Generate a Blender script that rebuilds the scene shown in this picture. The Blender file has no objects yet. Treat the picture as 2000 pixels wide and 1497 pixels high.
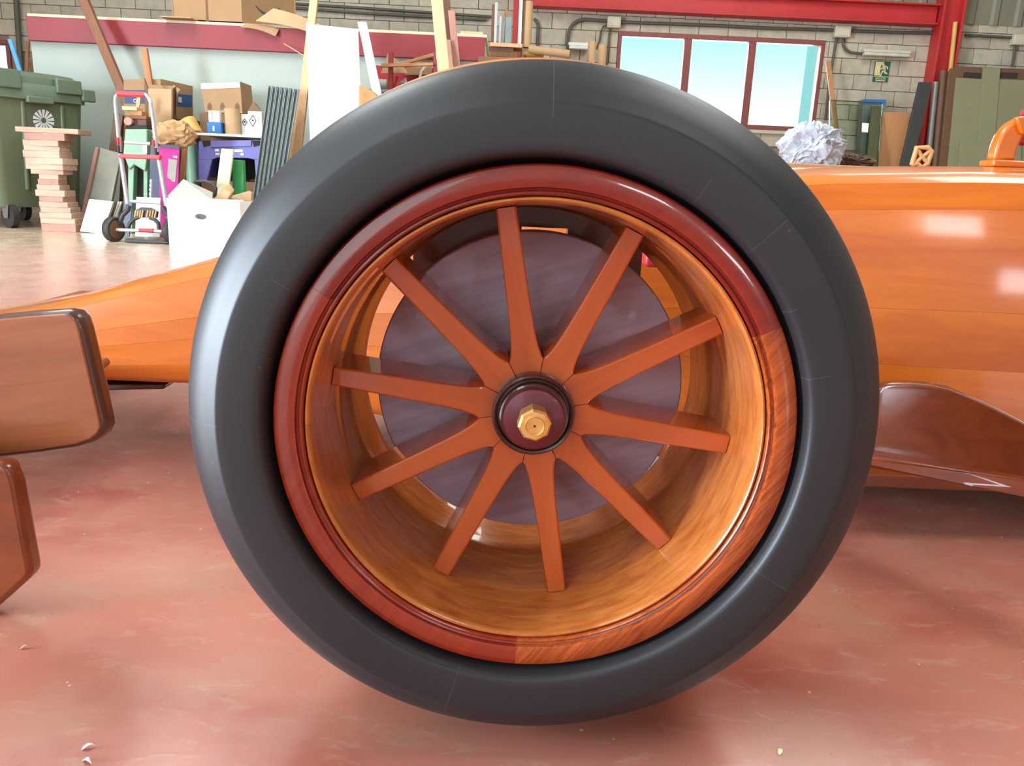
import bpy, bmesh, math, random
from mathutils import Vector, Matrix
random.seed(7)
SC = bpy.context.scene
COL = SC.collection
R = math.radians

# ------------------------------------------------------------------ camera
F_PX, PITCH, ROLL, YAW = 1550.0, .2497, .0436, .0183
AX = .379                                    # axle height
CAM = Vector((-.0402, -.764, AX + .248))
_cp, _sp, _cy, _sy = math.cos(PITCH), math.sin(PITCH), math.cos(YAW), math.sin(YAW)
FWD = Vector((_sy*_cp, _cy*_cp, -_sp))
_r0 = Vector((_cy, -_sy, 0)); _u0 = _r0.cross(FWD)
RGT = _r0*math.cos(ROLL) + _u0*math.sin(ROLL)
UPV = -_r0*math.sin(ROLL) + _u0*math.cos(ROLL)
cd = bpy.data.cameras.new('camera'); cam = bpy.data.objects.new('camera', cd); COL.objects.link(cam)
cd.sensor_fit = 'HORIZONTAL'; cd.sensor_width = 36.0; cd.lens = 36.0*F_PX/2000.0
cd.clip_start = .02; cd.clip_end = 200
m = Matrix((RGT, UPV, -FWD)).transposed().to_4x4(); m.translation = CAM
cam.matrix_world = m
SC.camera = cam
cy = SC.cycles
cy.max_bounces = 5; cy.diffuse_bounces = 3; cy.glossy_bounces = 3; cy.transmission_bounces = 4; cy.transparent_max_bounces = 6
cy.caustics_reflective = False; cy.caustics_refractive = False; cy.use_denoising = True; cy.use_adaptive_sampling = True; cy.adaptive_threshold = .08; cy.adaptive_min_samples = 16

# ------------------------------------------------------------------ world, lights, exposure
SC.view_settings.view_transform = 'Standard'; SC.view_settings.look = 'None'
SC.view_settings.gamma = 1; SC.view_settings.use_curve_mapping = False
SC.view_settings.exposure = 0.0
w = bpy.data.worlds.new('sky'); SC.world = w; w.use_nodes = True
nt = w.node_tree; nt.nodes.clear()
out = nt.nodes.new('ShaderNodeOutputWorld'); bg = nt.nodes.new('ShaderNodeBackground')
tc = nt.nodes.new('ShaderNodeTexCoord'); sx = nt.nodes.new('ShaderNodeSeparateXYZ'); rp = nt.nodes.new('ShaderNodeValToRGB')
nt.links.new(tc.outputs['Generated'], sx.inputs[0]); nt.links.new(sx.outputs['Z'], rp.inputs[0])
rp.color_ramp.elements[0].position = .085; rp.color_ramp.elements[0].color = (1, 1, 1, 1)
rp.color_ramp.elements[1].position = .19; rp.color_ramp.elements[1].color = (.30, .92, 1, 1)
nt.links.new(rp.outputs[0], bg.inputs['Color']); bg.inputs['Strength'].default_value = 1.35
nt.links.new(bg.outputs[0], out.inputs['Surface'])

def area(name, loc, rot, sx_, sy_, power, col):
    l = bpy.data.lights.new(name, 'AREA'); l.shape = 'RECTANGLE'; l.size = sx_; l.size_y = sy_
    l.energy = power; l.color = col
    o = bpy.data.objects.new(name, l); COL.objects.link(o); o.location = loc; o.rotation_euler = rot
    return o
# daylight through the open doors, the roof lights and the window behind the photographer, plus an added roof fill
HX0, HX1, HY0, HY1, HZ = -8.6, 10.5, -7.0, 11.0, 6.0
area('daylight_left_door', (HX0-.1, -1.5, 1.6), (0, R(-90), 0), 3.1, 3.4, 2150, (.74, .87, 1.0))
area('daylight_front_door', (-3.8, HY0-.1, 2.1), (R(90), 0, 0), 5.0, 4.1, 110, (.95, .97, 1.0))
area('daylight_front_window', (2.35, HY0-.1, 2.95), (R(90), 0, 0), 1.2, .6, 40, (.97, .98, 1.0))
area('daylight_front_window_low', (4.1, HY0-.1, 1.5), (R(90), 0, 0), 1.5, .6, 42, (.97, .98, 1.0))
area('daylight_back_window', (2.88, HY1+.3, 2.08), (R(-90), 0, 0), 2.7, 1.1, 130, (.92, .98, 1.0))
for i, (x, y, p) in enumerate([(-3.5, 4.6, 360), (-3.5, .8, 90), (3.5, 6.2, 230), (3.5, .8, 230), (-3.5, -3.6, 130)]):  # last entry is an added fill behind the camera, brightening the car's front
    area('daylight_and_fill_roof_%d' % i, (x, y, HZ+.02), (0, 0, 0), 2.2, 3.6, p, (1.0, .985, .95))

# ------------------------------------------------------------------ materials
MATS = {}
def lin(c):
    return tuple((x/12.92 if x <= .04045 else ((x+.055)/1.055)**2.4) for x in [v/255 for v in c])
def base(name, rough=.6, metal=0, coat=0, spec=.5, coat_rough=.05):
    mt = bpy.data.materials.new(name); mt.use_nodes = True; MATS[name] = mt
    b = mt.node_tree.nodes['Principled BSDF']
    b.inputs['Roughness'].default_value = rough; b.inputs['Metallic'].default_value = metal
    b.inputs['Coat Weight'].default_value = coat; b.inputs['Coat Roughness'].default_value = coat_rough
    b.inputs['Specular IOR Level'].default_value = spec
    return mt, mt.node_tree, b
def N(nt, t, **kw):
    n = nt.nodes.new(t)
    for k, v in kw.items(): setattr(n, k, v)
    return n
def L(nt, a, b): nt.links.new(a, b)
def coords(nt, scale=(1, 1, 1), rot=(0, 0, 0), loc=(0, 0, 0), rnd=False):
    t = N(nt, 'ShaderNodeTexCoord'); mp = N(nt, 'ShaderNodeMapping')
    mp.inputs['Scale'].default_value = scale; mp.inputs['Location'].default_value = loc
    src = t.outputs['Object']
    if any(rot):
        mr_ = N(nt, 'ShaderNodeMapping'); mr_.inputs['Rotation'].default_value = rot; L(nt, src, mr_.inputs[0]); src = mr_.outputs[0]
    if rnd:
        oi = N(nt, 'ShaderNodeObjectInfo'); ad = N(nt, 'ShaderNodeVectorMath', operation='ADD'); ml = N(nt, 'ShaderNodeMath', operation='MULTIPLY')
        ml.inputs[1].default_value = 37.0
        L(nt, oi.outputs['Random'], ml.inputs[0]); L(nt, src, ad.inputs[0]); L(nt, ml.outputs[0], ad.inputs[1])
        L(nt, ad.outputs[0], mp.inputs[0])
    else:
        L(nt, src, mp.inputs[0])
    return mp.outputs[0]
def noise(nt, vec, scale, detail=4, rough=.5, dist=0):
    n = N(nt, 'ShaderNodeTexNoise'); n.inputs['Scale'].default_value = scale; n.inputs['Detail'].default_value = detail
    n.inputs['Roughness'].default_value = rough; n.inputs['Distortion'].default_value = dist
    L(nt, vec, n.inputs['Vector']); return n.outputs['Fac']
def ramp(nt, fac, stops):
    r = N(nt, 'ShaderNodeValToRGB'); cr = r.color_ramp
    while len(cr.elements) < len(stops): cr.elements.new(.5)
    for e, (p, c) in zip(cr.elements, stops):
        e.position = p; e.color = (*c, 1) if len(c) == 3 else c
    L(nt, fac, r.inputs[0]); return r.outputs[0]
def mixc(nt, fac, a, b, mode='MIX'):
    mx = N(nt, 'ShaderNodeMix', data_type='RGBA', blend_type=mode)
    if isinstance(fac, float): mx.inputs[0].default_value = fac
    else: L(nt, fac, mx.inputs[0])
    for s, v in ((6, a), (7, b)):
        if isinstance(v, tuple): mx.inputs[s].default_value = (*v, 1)
        else: L(nt, v, mx.inputs[s])
    return mx.outputs[2]
def bump(nt, b, h, strength, dist=.002):
    bp = N(nt, 'ShaderNodeBump'); bp.inputs['Strength'].default_value = strength; bp.inputs['Distance'].default_value = dist
    L(nt, h, bp.inputs['Height']); L(nt, bp.outputs[0], b.inputs['Normal'])
def rndval(nt, col, amt):
    oi = N(nt, 'ShaderNodeObjectInfo'); mr = N(nt, 'ShaderNodeMapRange'); L(nt, oi.outputs['Random'], mr.inputs[0])
    mr.inputs[3].default_value = 1-amt; mr.inputs[4].default_value = 1+amt
    hs = N(nt, 'ShaderNodeHueSaturation'); L(nt, mr.outputs[0], hs.inputs['Value']); L(nt, col, hs.inputs['Color'])
    return hs.outputs[0]
def wood(name, c1, c2, across=30., along=2., rot=(0, 0, 0), rough=.35, coat=0., var=.06, bstr=.05, axis=0, blotch=.35, coat_rough=.04):
    """grain runs along local axis `axis`; c1 dark, c2 light (sRGB 0-255)"""
    mt, nt, b = base(name, rough, 0, coat, .4, coat_rough)
    sc = [across]*3; sc[axis] = along
    v = coords(nt, tuple(sc), rot, rnd=True)
    g = noise(nt, v, 1.0, 6, .6, .8)
    v2 = coords(nt, tuple(s*.25 for s in sc), rot, rnd=True)
    g2 = noise(nt, v2, .6, 3, .5, .4)
    a, c = lin(c1), lin(c2)
    col = ramp(nt, g, [(.3, a), (.7, c)])
    col2 = ramp(nt, g2, [(.3, a), (.68, c)])
    cc = mixc(nt, blotch, col, col2)
    cc = rndval(nt, cc, var)
    L(nt, cc, b.inputs['Base Color']); bump(nt, b, g, bstr, .001)
    return mt
def wood_polar(name, c1, c2, rough=.3, coat=.7):
    '''grain running round the axle'''
    mt, nt, b = base(name, rough, 0, coat, .4, .04)
    v = coords(nt, loc=(0, 0, -AX)); s = N(nt, 'ShaderNodeSeparateXYZ'); L(nt, v, s.inputs[0])
    at_ = N(nt, 'ShaderNodeMath', operation='ARCTAN2'); L(nt, s.outputs['Z'], at_.inputs[0]); L(nt, s.outputs['X'], at_.inputs[1])
    def mul(sock, k):
        q = N(nt, 'ShaderNodeMath', operation='MULTIPLY'); L(nt, sock, q.inputs[0]); q.inputs[1].default_value = k; return q.outputs[0]
    cb = N(nt, 'ShaderNodeCombineXYZ'); L(nt, mul(at_.outputs[0], 3.0), cb.inputs[0]); L(nt, mul(s.outputs['Y'], 60), cb.inputs[1])
    g = noise(nt, cb.outputs[0], 1.5, 6, .62, .7)
    # six staves with slightly different tone
    fl = N(nt, 'ShaderNodeMath', operation='FLOOR'); L(nt, mul(at_.outputs[0], 6/(2*math.pi)), fl.inputs[0])
    wn = N(nt, 'ShaderNodeTexWhiteNoise', noise_dimensions='1D'); L(nt, fl.outputs[0], wn.inputs['W'])
    col = ramp(nt, g, [(.28, lin(c1)), (.72, lin(c2))])
    hs = N(nt, 'ShaderNodeHueSaturation'); mr = N(nt, 'ShaderNodeMapRange'); L(nt, wn.outputs['Value'], mr.inputs[0]); mr.inputs[3].default_value = .88; mr.inputs[4].default_value = 1.1
    L(nt, mr.outputs[0], hs.inputs['Value']); L(nt, col, hs.inputs['Color']); L(nt, hs.outputs[0], b.inputs['Base Color'])
    bump(nt, b, g, .12, .001)
def plain(name, c, rough=.6, metal=0, var=.04, nz=12., amt=.10, coat=0., bstr=0.):
    mt, nt, b = base(name, rough, metal, coat)
    v = coords(nt, rnd=True); n = noise(nt, v, nz, 5, .6)
    a = lin(c); col = ramp(nt, n, [(.25, tuple(x*(1-amt) for x in a)), (.75, tuple(min(1, x*(1+amt)) for x in a))])
    L(nt, rndval(nt, col, var), b.inputs['Base Color'])
    if bstr: bump(nt, b, n, bstr, .003)
    return mt

# varnished car woods
wood('car_body', (172, 74, 14), (222, 122, 36), 20, .9, rough=.32, coat=.7, var=.03, blotch=.5, coat_rough=.09, bstr=.09)
wood('spoke_wood', (170, 72, 26), (200, 98, 44), 40, 4, rough=.25, coat=.8, var=.05, blotch=.5, axis=2)
wood_polar('barrel_wood', (176, 90, 34), (222, 138, 70))
wood('ring_red', (112, 22, 14), (140, 36, 22), 60, 8, rot=(0, R(25), 0), rough=.2, coat=.9, var=0)
wood('ring_redorange', (132, 34, 14), (160, 52, 24), 60, 8, rot=(0, R(60), 0), rough=.2, coat=.9, var=0)
wood('ring_orange', (116, 36, 10), (200, 96, 36), 260, 12, rot=(0, R(52), 0), rough=.28, coat=.7, var=0, bstr=.2, blotch=.15)
wood('wing_brown', (124, 66, 36), (172, 102, 64), 26, 1.5, rot=(0, R(10), 0), rough=.35, coat=.45, var=.02)
plain('wing_edge', (82, 46, 34), .35, coat=.4)
wood('board_brown', (96, 40, 14), (142, 66, 28), 20, 2, rough=.3, coat=.6, var=.03)
wood('rail_red', (112, 44, 16), (150, 66, 28), 24, 1.5, rough=.45, coat=.2, var=.03)
wood('bracket_brown', (128, 74, 56), (160, 100, 80), 40, 6, rough=.4, coat=.3, var=0, axis=0)
wood('raw_tread', (150, 78, 36), (206, 128, 70), 200, 30, rough=.6, var=0)
wood('disc_paint', (168, 146, 166), (216, 194, 214), 60, 3.5, rot=(0, R(18), 0), rough=.42, coat=.15, var=0, bstr=.25)
plain('collar_brown', (64, 26, 20), .22, coat=.7)
plain('hub_maroon', (96, 18, 32), .4, coat=.25)
def brass():
    mt, nt, b = base('brass', .32, .75)
    n = noise(nt, coords(nt), 90, 3); L(nt, ramp(nt, n, [(.3, lin((236, 184, 104))), (.7, lin((250, 208, 136)))]), b.inputs['Base Color'])
brass()
def tyre_paint():
    mt, nt, b = base('tyre_paint', .47, 0, 0, .5)
    v = coords(nt, loc=(0, 0, -AX)); s = N(nt, 'ShaderNodeSeparateXYZ'); L(nt, v, s.inputs[0])
    at = N(nt, 'ShaderNodeMath', operation='ARCTAN2'); L(nt, s.outputs['Z'], at.inputs[0]); L(nt, s.outputs['X'], at.inputs[1])
    ml = N(nt, 'ShaderNodeMath', operation='MULTIPLY'); ml.inputs[1].default_value = 24/(2*math.pi); L(nt, at.outputs[0], ml.inputs[0])
    fr = N(nt, 'ShaderNodeMath', operation='FRACT'); L(nt, ml.outputs[0], fr.inputs[0])
    lt = N(nt, 'ShaderNodeMath', operation='LESS_THAN'); lt.inputs[1].default_value = .007; L(nt, fr.outputs[0], lt.inputs[0])
    nz = noise(nt, v, 9, 3); gt = N(nt, 'ShaderNodeMath', operation='GREATER_THAN'); gt.inputs[1].default_value = .56; L(nt, nz, gt.inputs[0])
    mm = N(nt, 'ShaderNodeMath', operation='MULTIPLY'); L(nt, lt.outputs[0], mm.inputs[0]); L(nt, gt.outputs[0], mm.inputs[1])
    vo = N(nt, 'ShaderNodeTexVoronoi'); vo.inputs['Scale'].default_value = 22; L(nt, v, vo.inputs['Vector'])
    sp = N(nt, 'ShaderNodeMath', operation='LESS_THAN'); sp.inputs[1].default_value = .03; L(nt, vo.outputs['Distance'], sp.inputs[0])
    mx = N(nt, 'ShaderNodeMath', operation='MAXIMUM'); L(nt, mm.outputs[0], mx.inputs[0]); L(nt, sp.outputs[0], mx.inputs[1])
    m2 = N(nt, 'ShaderNodeMath', operation='MULTIPLY'); m2.inputs[1].default_value = .16; L(nt, mx.outputs[0], m2.inputs[0])
    n2 = noise(nt, v, 5, 5)
    c0 = ramp(nt, n2, [(.3, lin((34, 33, 36))), (.7, lin((40, 39, 42)))])
    L(nt, mixc(nt, m2.outputs[0], c0, lin((150, 150, 150))), b.inputs['Base Color'])
tyre_paint()
def floor_mat():
    mt, nt, b = base('floor_paint', .38, 0, 0, .7)
    v = coords(nt)
    n1 = noise(nt, v, 1.3, 6, .6); n2 = noise(nt, v, 4.5, 6, .52); n3 = noise(nt, coords(nt, (1, 2.6, 1)), 12, 8, .7, .6)
    n4 = noise(nt, coords(nt, (1, 1.4, 1), loc=(3, 1, 0)), 2.6, 4, .5)
    red = ramp(nt, n1, [(.3, lin((168, 100, 84))), (.55, lin((182, 114, 98))), (.75, lin((192, 128, 110)))])
    red = mixc(nt, ramp(nt, n2, [(.42, (0, 0, 0)), (.75, (.75, .75, .75))]), red, lin((166, 126, 104)))
    red = mixc(nt, ramp(nt, n4, [(.54, (0, 0, 0)), (.70, (.8, .8, .8))]), red, lin((150, 76, 66)))
    red = mixc(nt, ramp(nt, n3, [(.55, (0, 0, 0)), (.80, (.6, .6, .6))]), red, lin((196, 164, 144)))
    vo = N(nt, 'ShaderNodeTexVoronoi'); vo.inputs['Scale'].default_value = 26; L(nt, v, vo.inputs['Vector'])
    n5 = noise(nt, v, 30, 2); thr = N(nt, 'ShaderNodeMapRange'); L(nt, n5, thr.inputs[0]); thr.inputs[1].default_value = .45; thr.inputs[2].default_value = .75; thr.inputs[3].default_value = 0.; thr.inputs[4].default_value = .10
    sp = N(nt, 'ShaderNodeMath', operation='LESS_THAN'); L(nt, thr.outputs[0], sp.inputs[1]); L(nt, vo.outputs['Distance'], sp.inputs[0])
    m2 = N(nt, 'ShaderNodeMath', operation='MULTIPLY'); m2.inputs[1].default_value = .6; L(nt, sp.outputs[0], m2.inputs[0])
    red = mixc(nt, m2.outputs[0], red, lin((232, 200, 180)))
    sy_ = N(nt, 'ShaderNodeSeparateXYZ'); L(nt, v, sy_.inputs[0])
    sheen = N(nt, 'ShaderNodeMapRange'); L(nt, sy_.outputs['Y'], sheen.inputs[0]); sheen.inputs[1].default_value = 1.2; sheen.inputs[2].default_value = 4.5; sheen.inputs[4].default_value = .75
    red = mixc(nt, sheen.outputs[0], red, lin((214, 176, 162)))      # bright sheen of the far floor painted in, paler towards the back
    gry = ramp(nt, n2, [(.3, lin((186, 160, 136))), (.7, lin((206, 184, 160)))])
    s = N(nt, 'ShaderNodeSeparateXYZ'); L(nt, v, s.inputs[0])
    ad = N(nt, 'ShaderNodeMath', operation='ADD'); L(nt, s.outputs['Y'], ad.inputs[0])
    ms = N(nt, 'ShaderNodeMath', operation='MULTIPLY'); ms.inputs[1].default_value = .7; L(nt, n1, ms.inputs[0]); L(nt, ms.outputs[0], ad.inputs[1])
    mr = N(nt, 'ShaderNodeMapRange'); L(nt, ad.outputs[0], mr.inputs[0]); mr.inputs[1].default_value = 5.2; mr.inputs[2].default_value = 5.8
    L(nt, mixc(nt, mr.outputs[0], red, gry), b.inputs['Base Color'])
    L(nt, ramp(nt, n2, [(.3, (.16, .16, .16)), (.7, (.34, .34, .34))]), b.inputs['Roughness'])
    bump(nt, b, n3, .08, .002)
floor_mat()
plain('block', (178, 168, 150), .9, var=.10, nz=9, amt=.16, bstr=.25)
plain('mortar', (136, 122, 104), .95)
plain('white_wall', (174, 184, 174), .8, nz=2, amt=.06)
plain('roof_panel', (150, 150, 140), .8)
plain('siding', (126, 122, 104), .55, nz=3)
plain('red_steel', (182, 44, 44), .45, var=.0, nz=4, amt=.12)
plain('red_beam', (142, 46, 52), .5, var=0, nz=3, amt=.12)
plain('window_frame', (128, 66, 62), .45)
plain('concrete', (190, 182, 166), .9, bstr=.2)
plain('pale_edge', (222, 208, 176), .8)
plain('hall_wall', (190, 186, 176), .85)
def glass_mat(name, tint, gl):
    mt, nt, b = base(name, .03); nt.nodes.remove(b); o_ = nt.nodes['Material Output']
    tr = N(nt, 'ShaderNodeBsdfTransparent'); tr.inputs[0].default_value = (*tint, 1)
    gs = N(nt, 'ShaderNodeBsdfGlossy'); gs.inputs['Roughness'].default_value = .03
    n = noise(nt, coords(nt), 2, 2); L(nt, ramp(nt, n, [(.3, (.8, .85, .83)), (.7, (.95, 1, .98))]), gs.inputs[0])
    fr_ = N(nt, 'ShaderNodeFresnel'); fr_.inputs[0].default_value = gl
    mx = N(nt, 'ShaderNodeMixShader'); L(nt, fr_.outputs[0], mx.inputs[0]); L(nt, tr.outputs[0], mx.inputs[1]); L(nt, gs.outputs[0], mx.inputs[2])
    L(nt, mx.outputs[0], o_.inputs['Surface'])
glass_mat('glass', (.92, .98, .97), 1.4); glass_mat('sheet_glass', (.88, .94, .88), 1.5)
plain('cardboard', (166, 132, 96), .85, nz=5, amt=.08)
plain('cardboard_light', (196, 160, 122), .85, nz=5, amt=.08)
plain('cardboard_dark', (122, 92, 66), .85, nz=5, amt=.1)
plain('kraft_paper', (182, 142, 98), .55, nz=7, amt=.18)
plain('white_board', (236, 238, 234), .5, var=.02, amt=.03)
plain('white_carton', (232, 236, 236), .6, var=.02, amt=.03)
plain('grey_board', (170, 170, 160), .6)
wood('pale_plank', (206, 162, 116), (232, 194, 150), 30, 2, rough=.6, axis=2)
wood('tan_plank', (168, 116, 74), (196, 142, 98), 30, 2, rough=.6, axis=2)
wood('brown_plank', (112, 74, 52), (142, 98, 70), 30, 2, rough=.6, axis=2)
wood('pink_plank', (176, 128, 112), (196, 150, 134), 30, 2, rough=.6, axis=2)
wood('offcut', (186, 148, 126), (220, 188, 166), 30, 4, rough=.65, var=.12)
wood('dark_board', (88, 58, 46), (118, 82, 64), 30, 2, rough=.6, axis=2)
plain('bin_green', (98, 108, 84), .45, var=0, nz=2.5, amt=.14)
plain('bin_lid_green', (98, 116, 96), .4, var=0, nz=3)
plain('black_rubber', (52, 46, 44), .6)
plain('steel', (140, 136, 132), .5, .5)
plain('alu', (206, 208, 212), .3, .7)
plain('dark_plastic', (58, 56, 56), .5)
plain('red_plastic', (214, 62, 66), .45)
plain('grey_metal', (136, 148, 148), .38, .2, amt=.15)
plain('purple_plastic', (122, 122, 196), .45)
plain('blue_card', (40, 110, 176), .5)
plain('blue_stripe', (44, 76, 122), .6)
plain('green_block', (42, 140, 72), .5)
plain('beige_board', (206, 206, 172), .6)
plain('magenta', (204, 62, 150), .45)
plain('slate_card', (92, 98, 118), .5)
plain('machine_green', (134, 170, 140), .45)
plain('dark_gap', (48, 40, 36), .8)
plain('conduit', (84, 80, 68), .6)
plain('box_cream', (196, 188, 166), .6)
plain('lamp_body', (196, 190, 176), .5)
plain('cream_print', (206, 194, 140), .6)
plain('sign_green', (18, 84, 66), .6)
plain('print_dark', (70, 74, 84), .7)
plain('blue_paint', (96, 178, 232), .5)
plain('dark_profile', (62, 64, 62), .45, .2)
plain('green_panel', (132, 130, 100), .7, nz=4, amt=.06)
plain('brown_frame', (104, 72, 52), .6)
plain('bone_wood', (196, 150, 96), .6)
plain('cloth_grey', (172, 176, 188), .85, nz=20, amt=.12)
plain('felt_brown', (98, 76, 66), .95, nz=60, amt=.3, bstr=.6)
plain('yellow_roll', (206, 162, 84), .5)
plain('crimson', (168, 36, 44), .5)
plain('hose_white', (214, 200, 178), .5)
plain('log_wood', (188, 140, 92), .7, nz=14, amt=.25)
plain('skylight_sheet', (240, 240, 235), .6)
plain('far_building', (236, 246, 246), .8)
plain('far_cyan', (246, 252, 252), .8)

# ------------------------------------------------------------------ geometry helpers
ORG = {}
def at(px, py, Y):
    d = FWD + RGT*((px-1000)/F_PX) + UPV*((748.5-py)/F_PX)
    return CAM + d*((Y-CAM.y)/d.y)
class MB:
    def __init__(s): s.v = []; s.f = []
    def add(s, vs, fs):
        n = len(s.v); s.v += [Vector(q) for q in vs]; s.f += [tuple(i+n for i in f) for f in fs]; return s
    def box(s, a, b, rz=0, piv=None):
        (x0, y0, z0), (x1, y1, z1) = a, b
        vs = [Vector(q) for q in ((x0,y0,z0),(x1,y0,z0),(x1,y1,z0),(x0,y1,z0),(x0,y0,z1),(x1,y0,z1),(x1,y1,z1),(x0,y1,z1))]
        if rz:
            c = Vector(piv) if piv else Vector(((x0+x1)/2, (y0+y1)/2, 0)); Mr = Matrix.Rotation(rz, 3, 'Z')
            c = Vector((c.x, c.y, 0)); vs = [Mr @ (q-c) + c for q in vs]
        return s.add(vs, [(0,3,2,1),(4,5,6,7),(0,1,5,4),(1,2,6,5),(2,3,7,6),(3,0,4,7)])
    def prism(s, pts, vec):
        vec = Vector(vec); pts = [Vector(q) for q in pts]; n = len(pts)
        nrm = Vector((0, 0, 0))
        for i in range(n):
            a, b = pts[i], pts[(i+1) % n]; nrm += a.cross(b)
        if nrm.dot(vec) > 0: pts = pts[::-1]
        vs = pts + [q+vec for q in pts]
        fs = [tuple(range(n)), tuple(range(2*n-1, n-1, -1))] + [(i, i+n, (i+1) % n+n, (i+1) % n) for i in range(n)]
        fs = fs[:2] + [(i, i+n, (i+1) % n + n, (i+1) % n) for i in range(n)]
        return s.add(vs, fs)
    def tube(s, pts, r, seg=10, cap=True):
        pts = [Vector(q) for q in pts]; n = len(pts); rr = r if isinstance(r, (list, tuple)) else [r]*n
        vs = []; prev = None
        for i, q in enumerate(pts):
            t = (pts[min(i+1, n-1)]-pts[max(i-1, 0)]).normalized()
            if prev is None:
                u = t.orthogonal().normalized()
            else:
                u = (prev - t*prev.dot(t)).normalized()
            prev = u; w_ = t.cross(u)
            for k in range(seg):
                a = 2*math.pi*k/seg; vs.append(q + u*math.cos(a)*rr[i] + w_*math.sin(a)*rr[i])
        fs = [(i*seg+k, i*seg+(k+1) % seg, (i+1)*seg+(k+1) % seg, (i+1)*seg+k) for i in range(n-1) for k in range(seg)]
        if cap: fs += [tuple(range(seg))[::-1], tuple(range((n-1)*seg, n*seg))]
        return s.add(vs, fs)
    def lathe(s, prof, seg=96, c=(0, 0, AX), a0=0, a1=360, closed=True, capends=False):
        """prof [(r,y)], about the Y axis through c; profile runs as a closed loop"""
        full = abs(a1-a0) >= 359.99; n = len(prof); k = seg if full else seg+1
        vs = []
        for i in range(k):
            a = R(a0 + (a1-a0)*i/seg)
            for r, y in prof: vs.append((c[0]+r*math.cos(a), c[1]+y, c[2]+r*math.sin(a)))
        fs = []
        for i in range(seg):
            j = (i+1) % k
            for q in range(n if closed else n-1):
                q2 = (q+1) % n
                fs.append((i*n+q, j*n+q, j*n+q2, i*n+q2))
        if capends and not full: fs += [tuple(range(n)), tuple(range((k-1)*n, k*n))[::-1]]
        return s.add(vs, fs)
    def build(s, name, mat, parent=None, smooth=None, bevel=0, org=None, label=None, cat=None, group=None, kind=None, segs=2):
        me = bpy.data.meshes.new(name)
        if parent is not None: o_ = ORG[parent]
        elif org is not None: o_ = Vector(org)
        else:
            xs = [q.x for q in s.v]; ys = [q.y for q in s.v]; zs = [q.z for q in s.v]
            o_ = Vector(((min(xs)+max(xs))/2, (min(ys)+max(ys))/2, min(zs)))
        me.from_pydata([q-o_ for q in s.v], [], s.f)
        bm = bmesh.new(); bm.from_mesh(me); bmesh.ops.recalc_face_normals(bm, faces=bm.faces); bm.to_mesh(me); bm.free()
        mt = MATS[mat] if isinstance(mat, str) else mat
        me.materials.append(mt)
        if smooth:
            me.polygons.foreach_set('use_smooth', [True]*len(me.polygons)); me.set_sharp_from_angle(angle=R(smooth))
        o = bpy.data.objects.new(name, me); COL.objects.link(o); ORG[o] = o_
        if parent is not None: o.parent = parent
        else: o.location = o_
        if bevel:
            bv = o.modifiers.new('bevel', 'BEVEL'); bv.width = bevel; bv.segments = segs; bv.limit_method = 'ANGLE'; bv.angle_limit = R(40)
            me.polygons.foreach_set('use_smooth', [True]*len(me.polygons)); me.set_sharp_from_angle(angle=R(50))
        tag(o, label, cat, group, kind)
        return o
def tag(o, label=None, cat=None, group=None, kind=None):
    if label: o['label'] = label
    if cat: o['category'] = cat
    if group: o['group'] = group
    if kind: o['kind'] = kind
    return o
def empty(name, loc, label=None, cat=None, group=None, kind=None):
    o = bpy.data.objects.new(name, None); COL.objects.link(o); o.location = loc; o.empty_display_size = .1; ORG[o] = Vector(loc)
    return tag(o, label, cat, group, kind)
def pp(pts, Y, th, Y2=None, dirv=(0, 1, 0)):
    """prism from picture points; Y is a depth, or each point carries its own (x, y, Y)"""
    q = [at(p[0], p[1], p[2] if len(p) > 2 else Y) for p in pts]
    return MB().prism(q, Vector(dirv)*th)
def lean(pxt, pxb, Yt, Yb, th):
    """board whose picture corners are top-left, top-right / bottom-left, bottom-right, leaning from Yb to Yt"""
    q = [at(*pxt[0], Yt), at(*pxt[1], Yt), at(*pxb[1], Yb), at(*pxb[0], Yb)]
    return MB().prism(q, (0, th, 0))
def plank(x0, y0, x1, y1, wpx, Yt, th=.03, Yb=None, zb=0.0):
    """straight plank: picture line (x0,y0)->(x1,y1), carried on down to height zb; wpx is its picture width"""
    Yb = Yt if Yb is None else Yb
    a, b = at(x0, y0, Yt), at(x1, y1, Yb); t = (zb - a.z)/(b.z - a.z); b = a + (b-a)*t
    wd = wpx*(Yt-CAM.y)/F_PX
    s_ = Vector((wd, 0, 0))
    return MB().prism([a, a+s_, b+s_, b], (0, th, 0))
def text(body, size, name, mat, parent, origin, xdir, ydir, depth=.001, align='CENTER'):
    cu = bpy.data.curves.new(name, 'FONT'); cu.body = body; cu.size = size; cu.align_x = align; cu.extrude = depth
    tmp = bpy.data.objects.new(name, cu); COL.objects.link(tmp)
    bpy.context.view_layer.update()
    me = bpy.data.meshes.new_from_object(tmp.evaluated_get(bpy.context.evaluated_depsgraph_get()))
    bpy.data.objects.remove(tmp)
    x = Vector(xdir).normalized(); y = Vector(ydir).normalized(); z = x.cross(y)
    Mt = Matrix((x, y, z)).transposed().to_4x4(); Mt.translation = Vector(origin) - ORG[parent]
    me.transform(Mt); me.materials.clear(); me.materials.append(MATS[mat])
    o = bpy.data.objects.new(name, me); COL.objects.link(o); o.parent = parent; ORG[o] = ORG[parent]
    return o

# ================================================================== THE HALL
def struct(mb, name, mat, label=None, parent=None, **kw):
    return mb.build(name, mat, parent, kind='structure', label=label, **kw)
struct(MB().box((HX0-.2, HY0-.2, -.2), (HX1+.2, HY1+.4, 0)), 'floor', 'floor_paint', 'worn red painted concrete floor of the workshop', org=(0, 0, 0))
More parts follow.
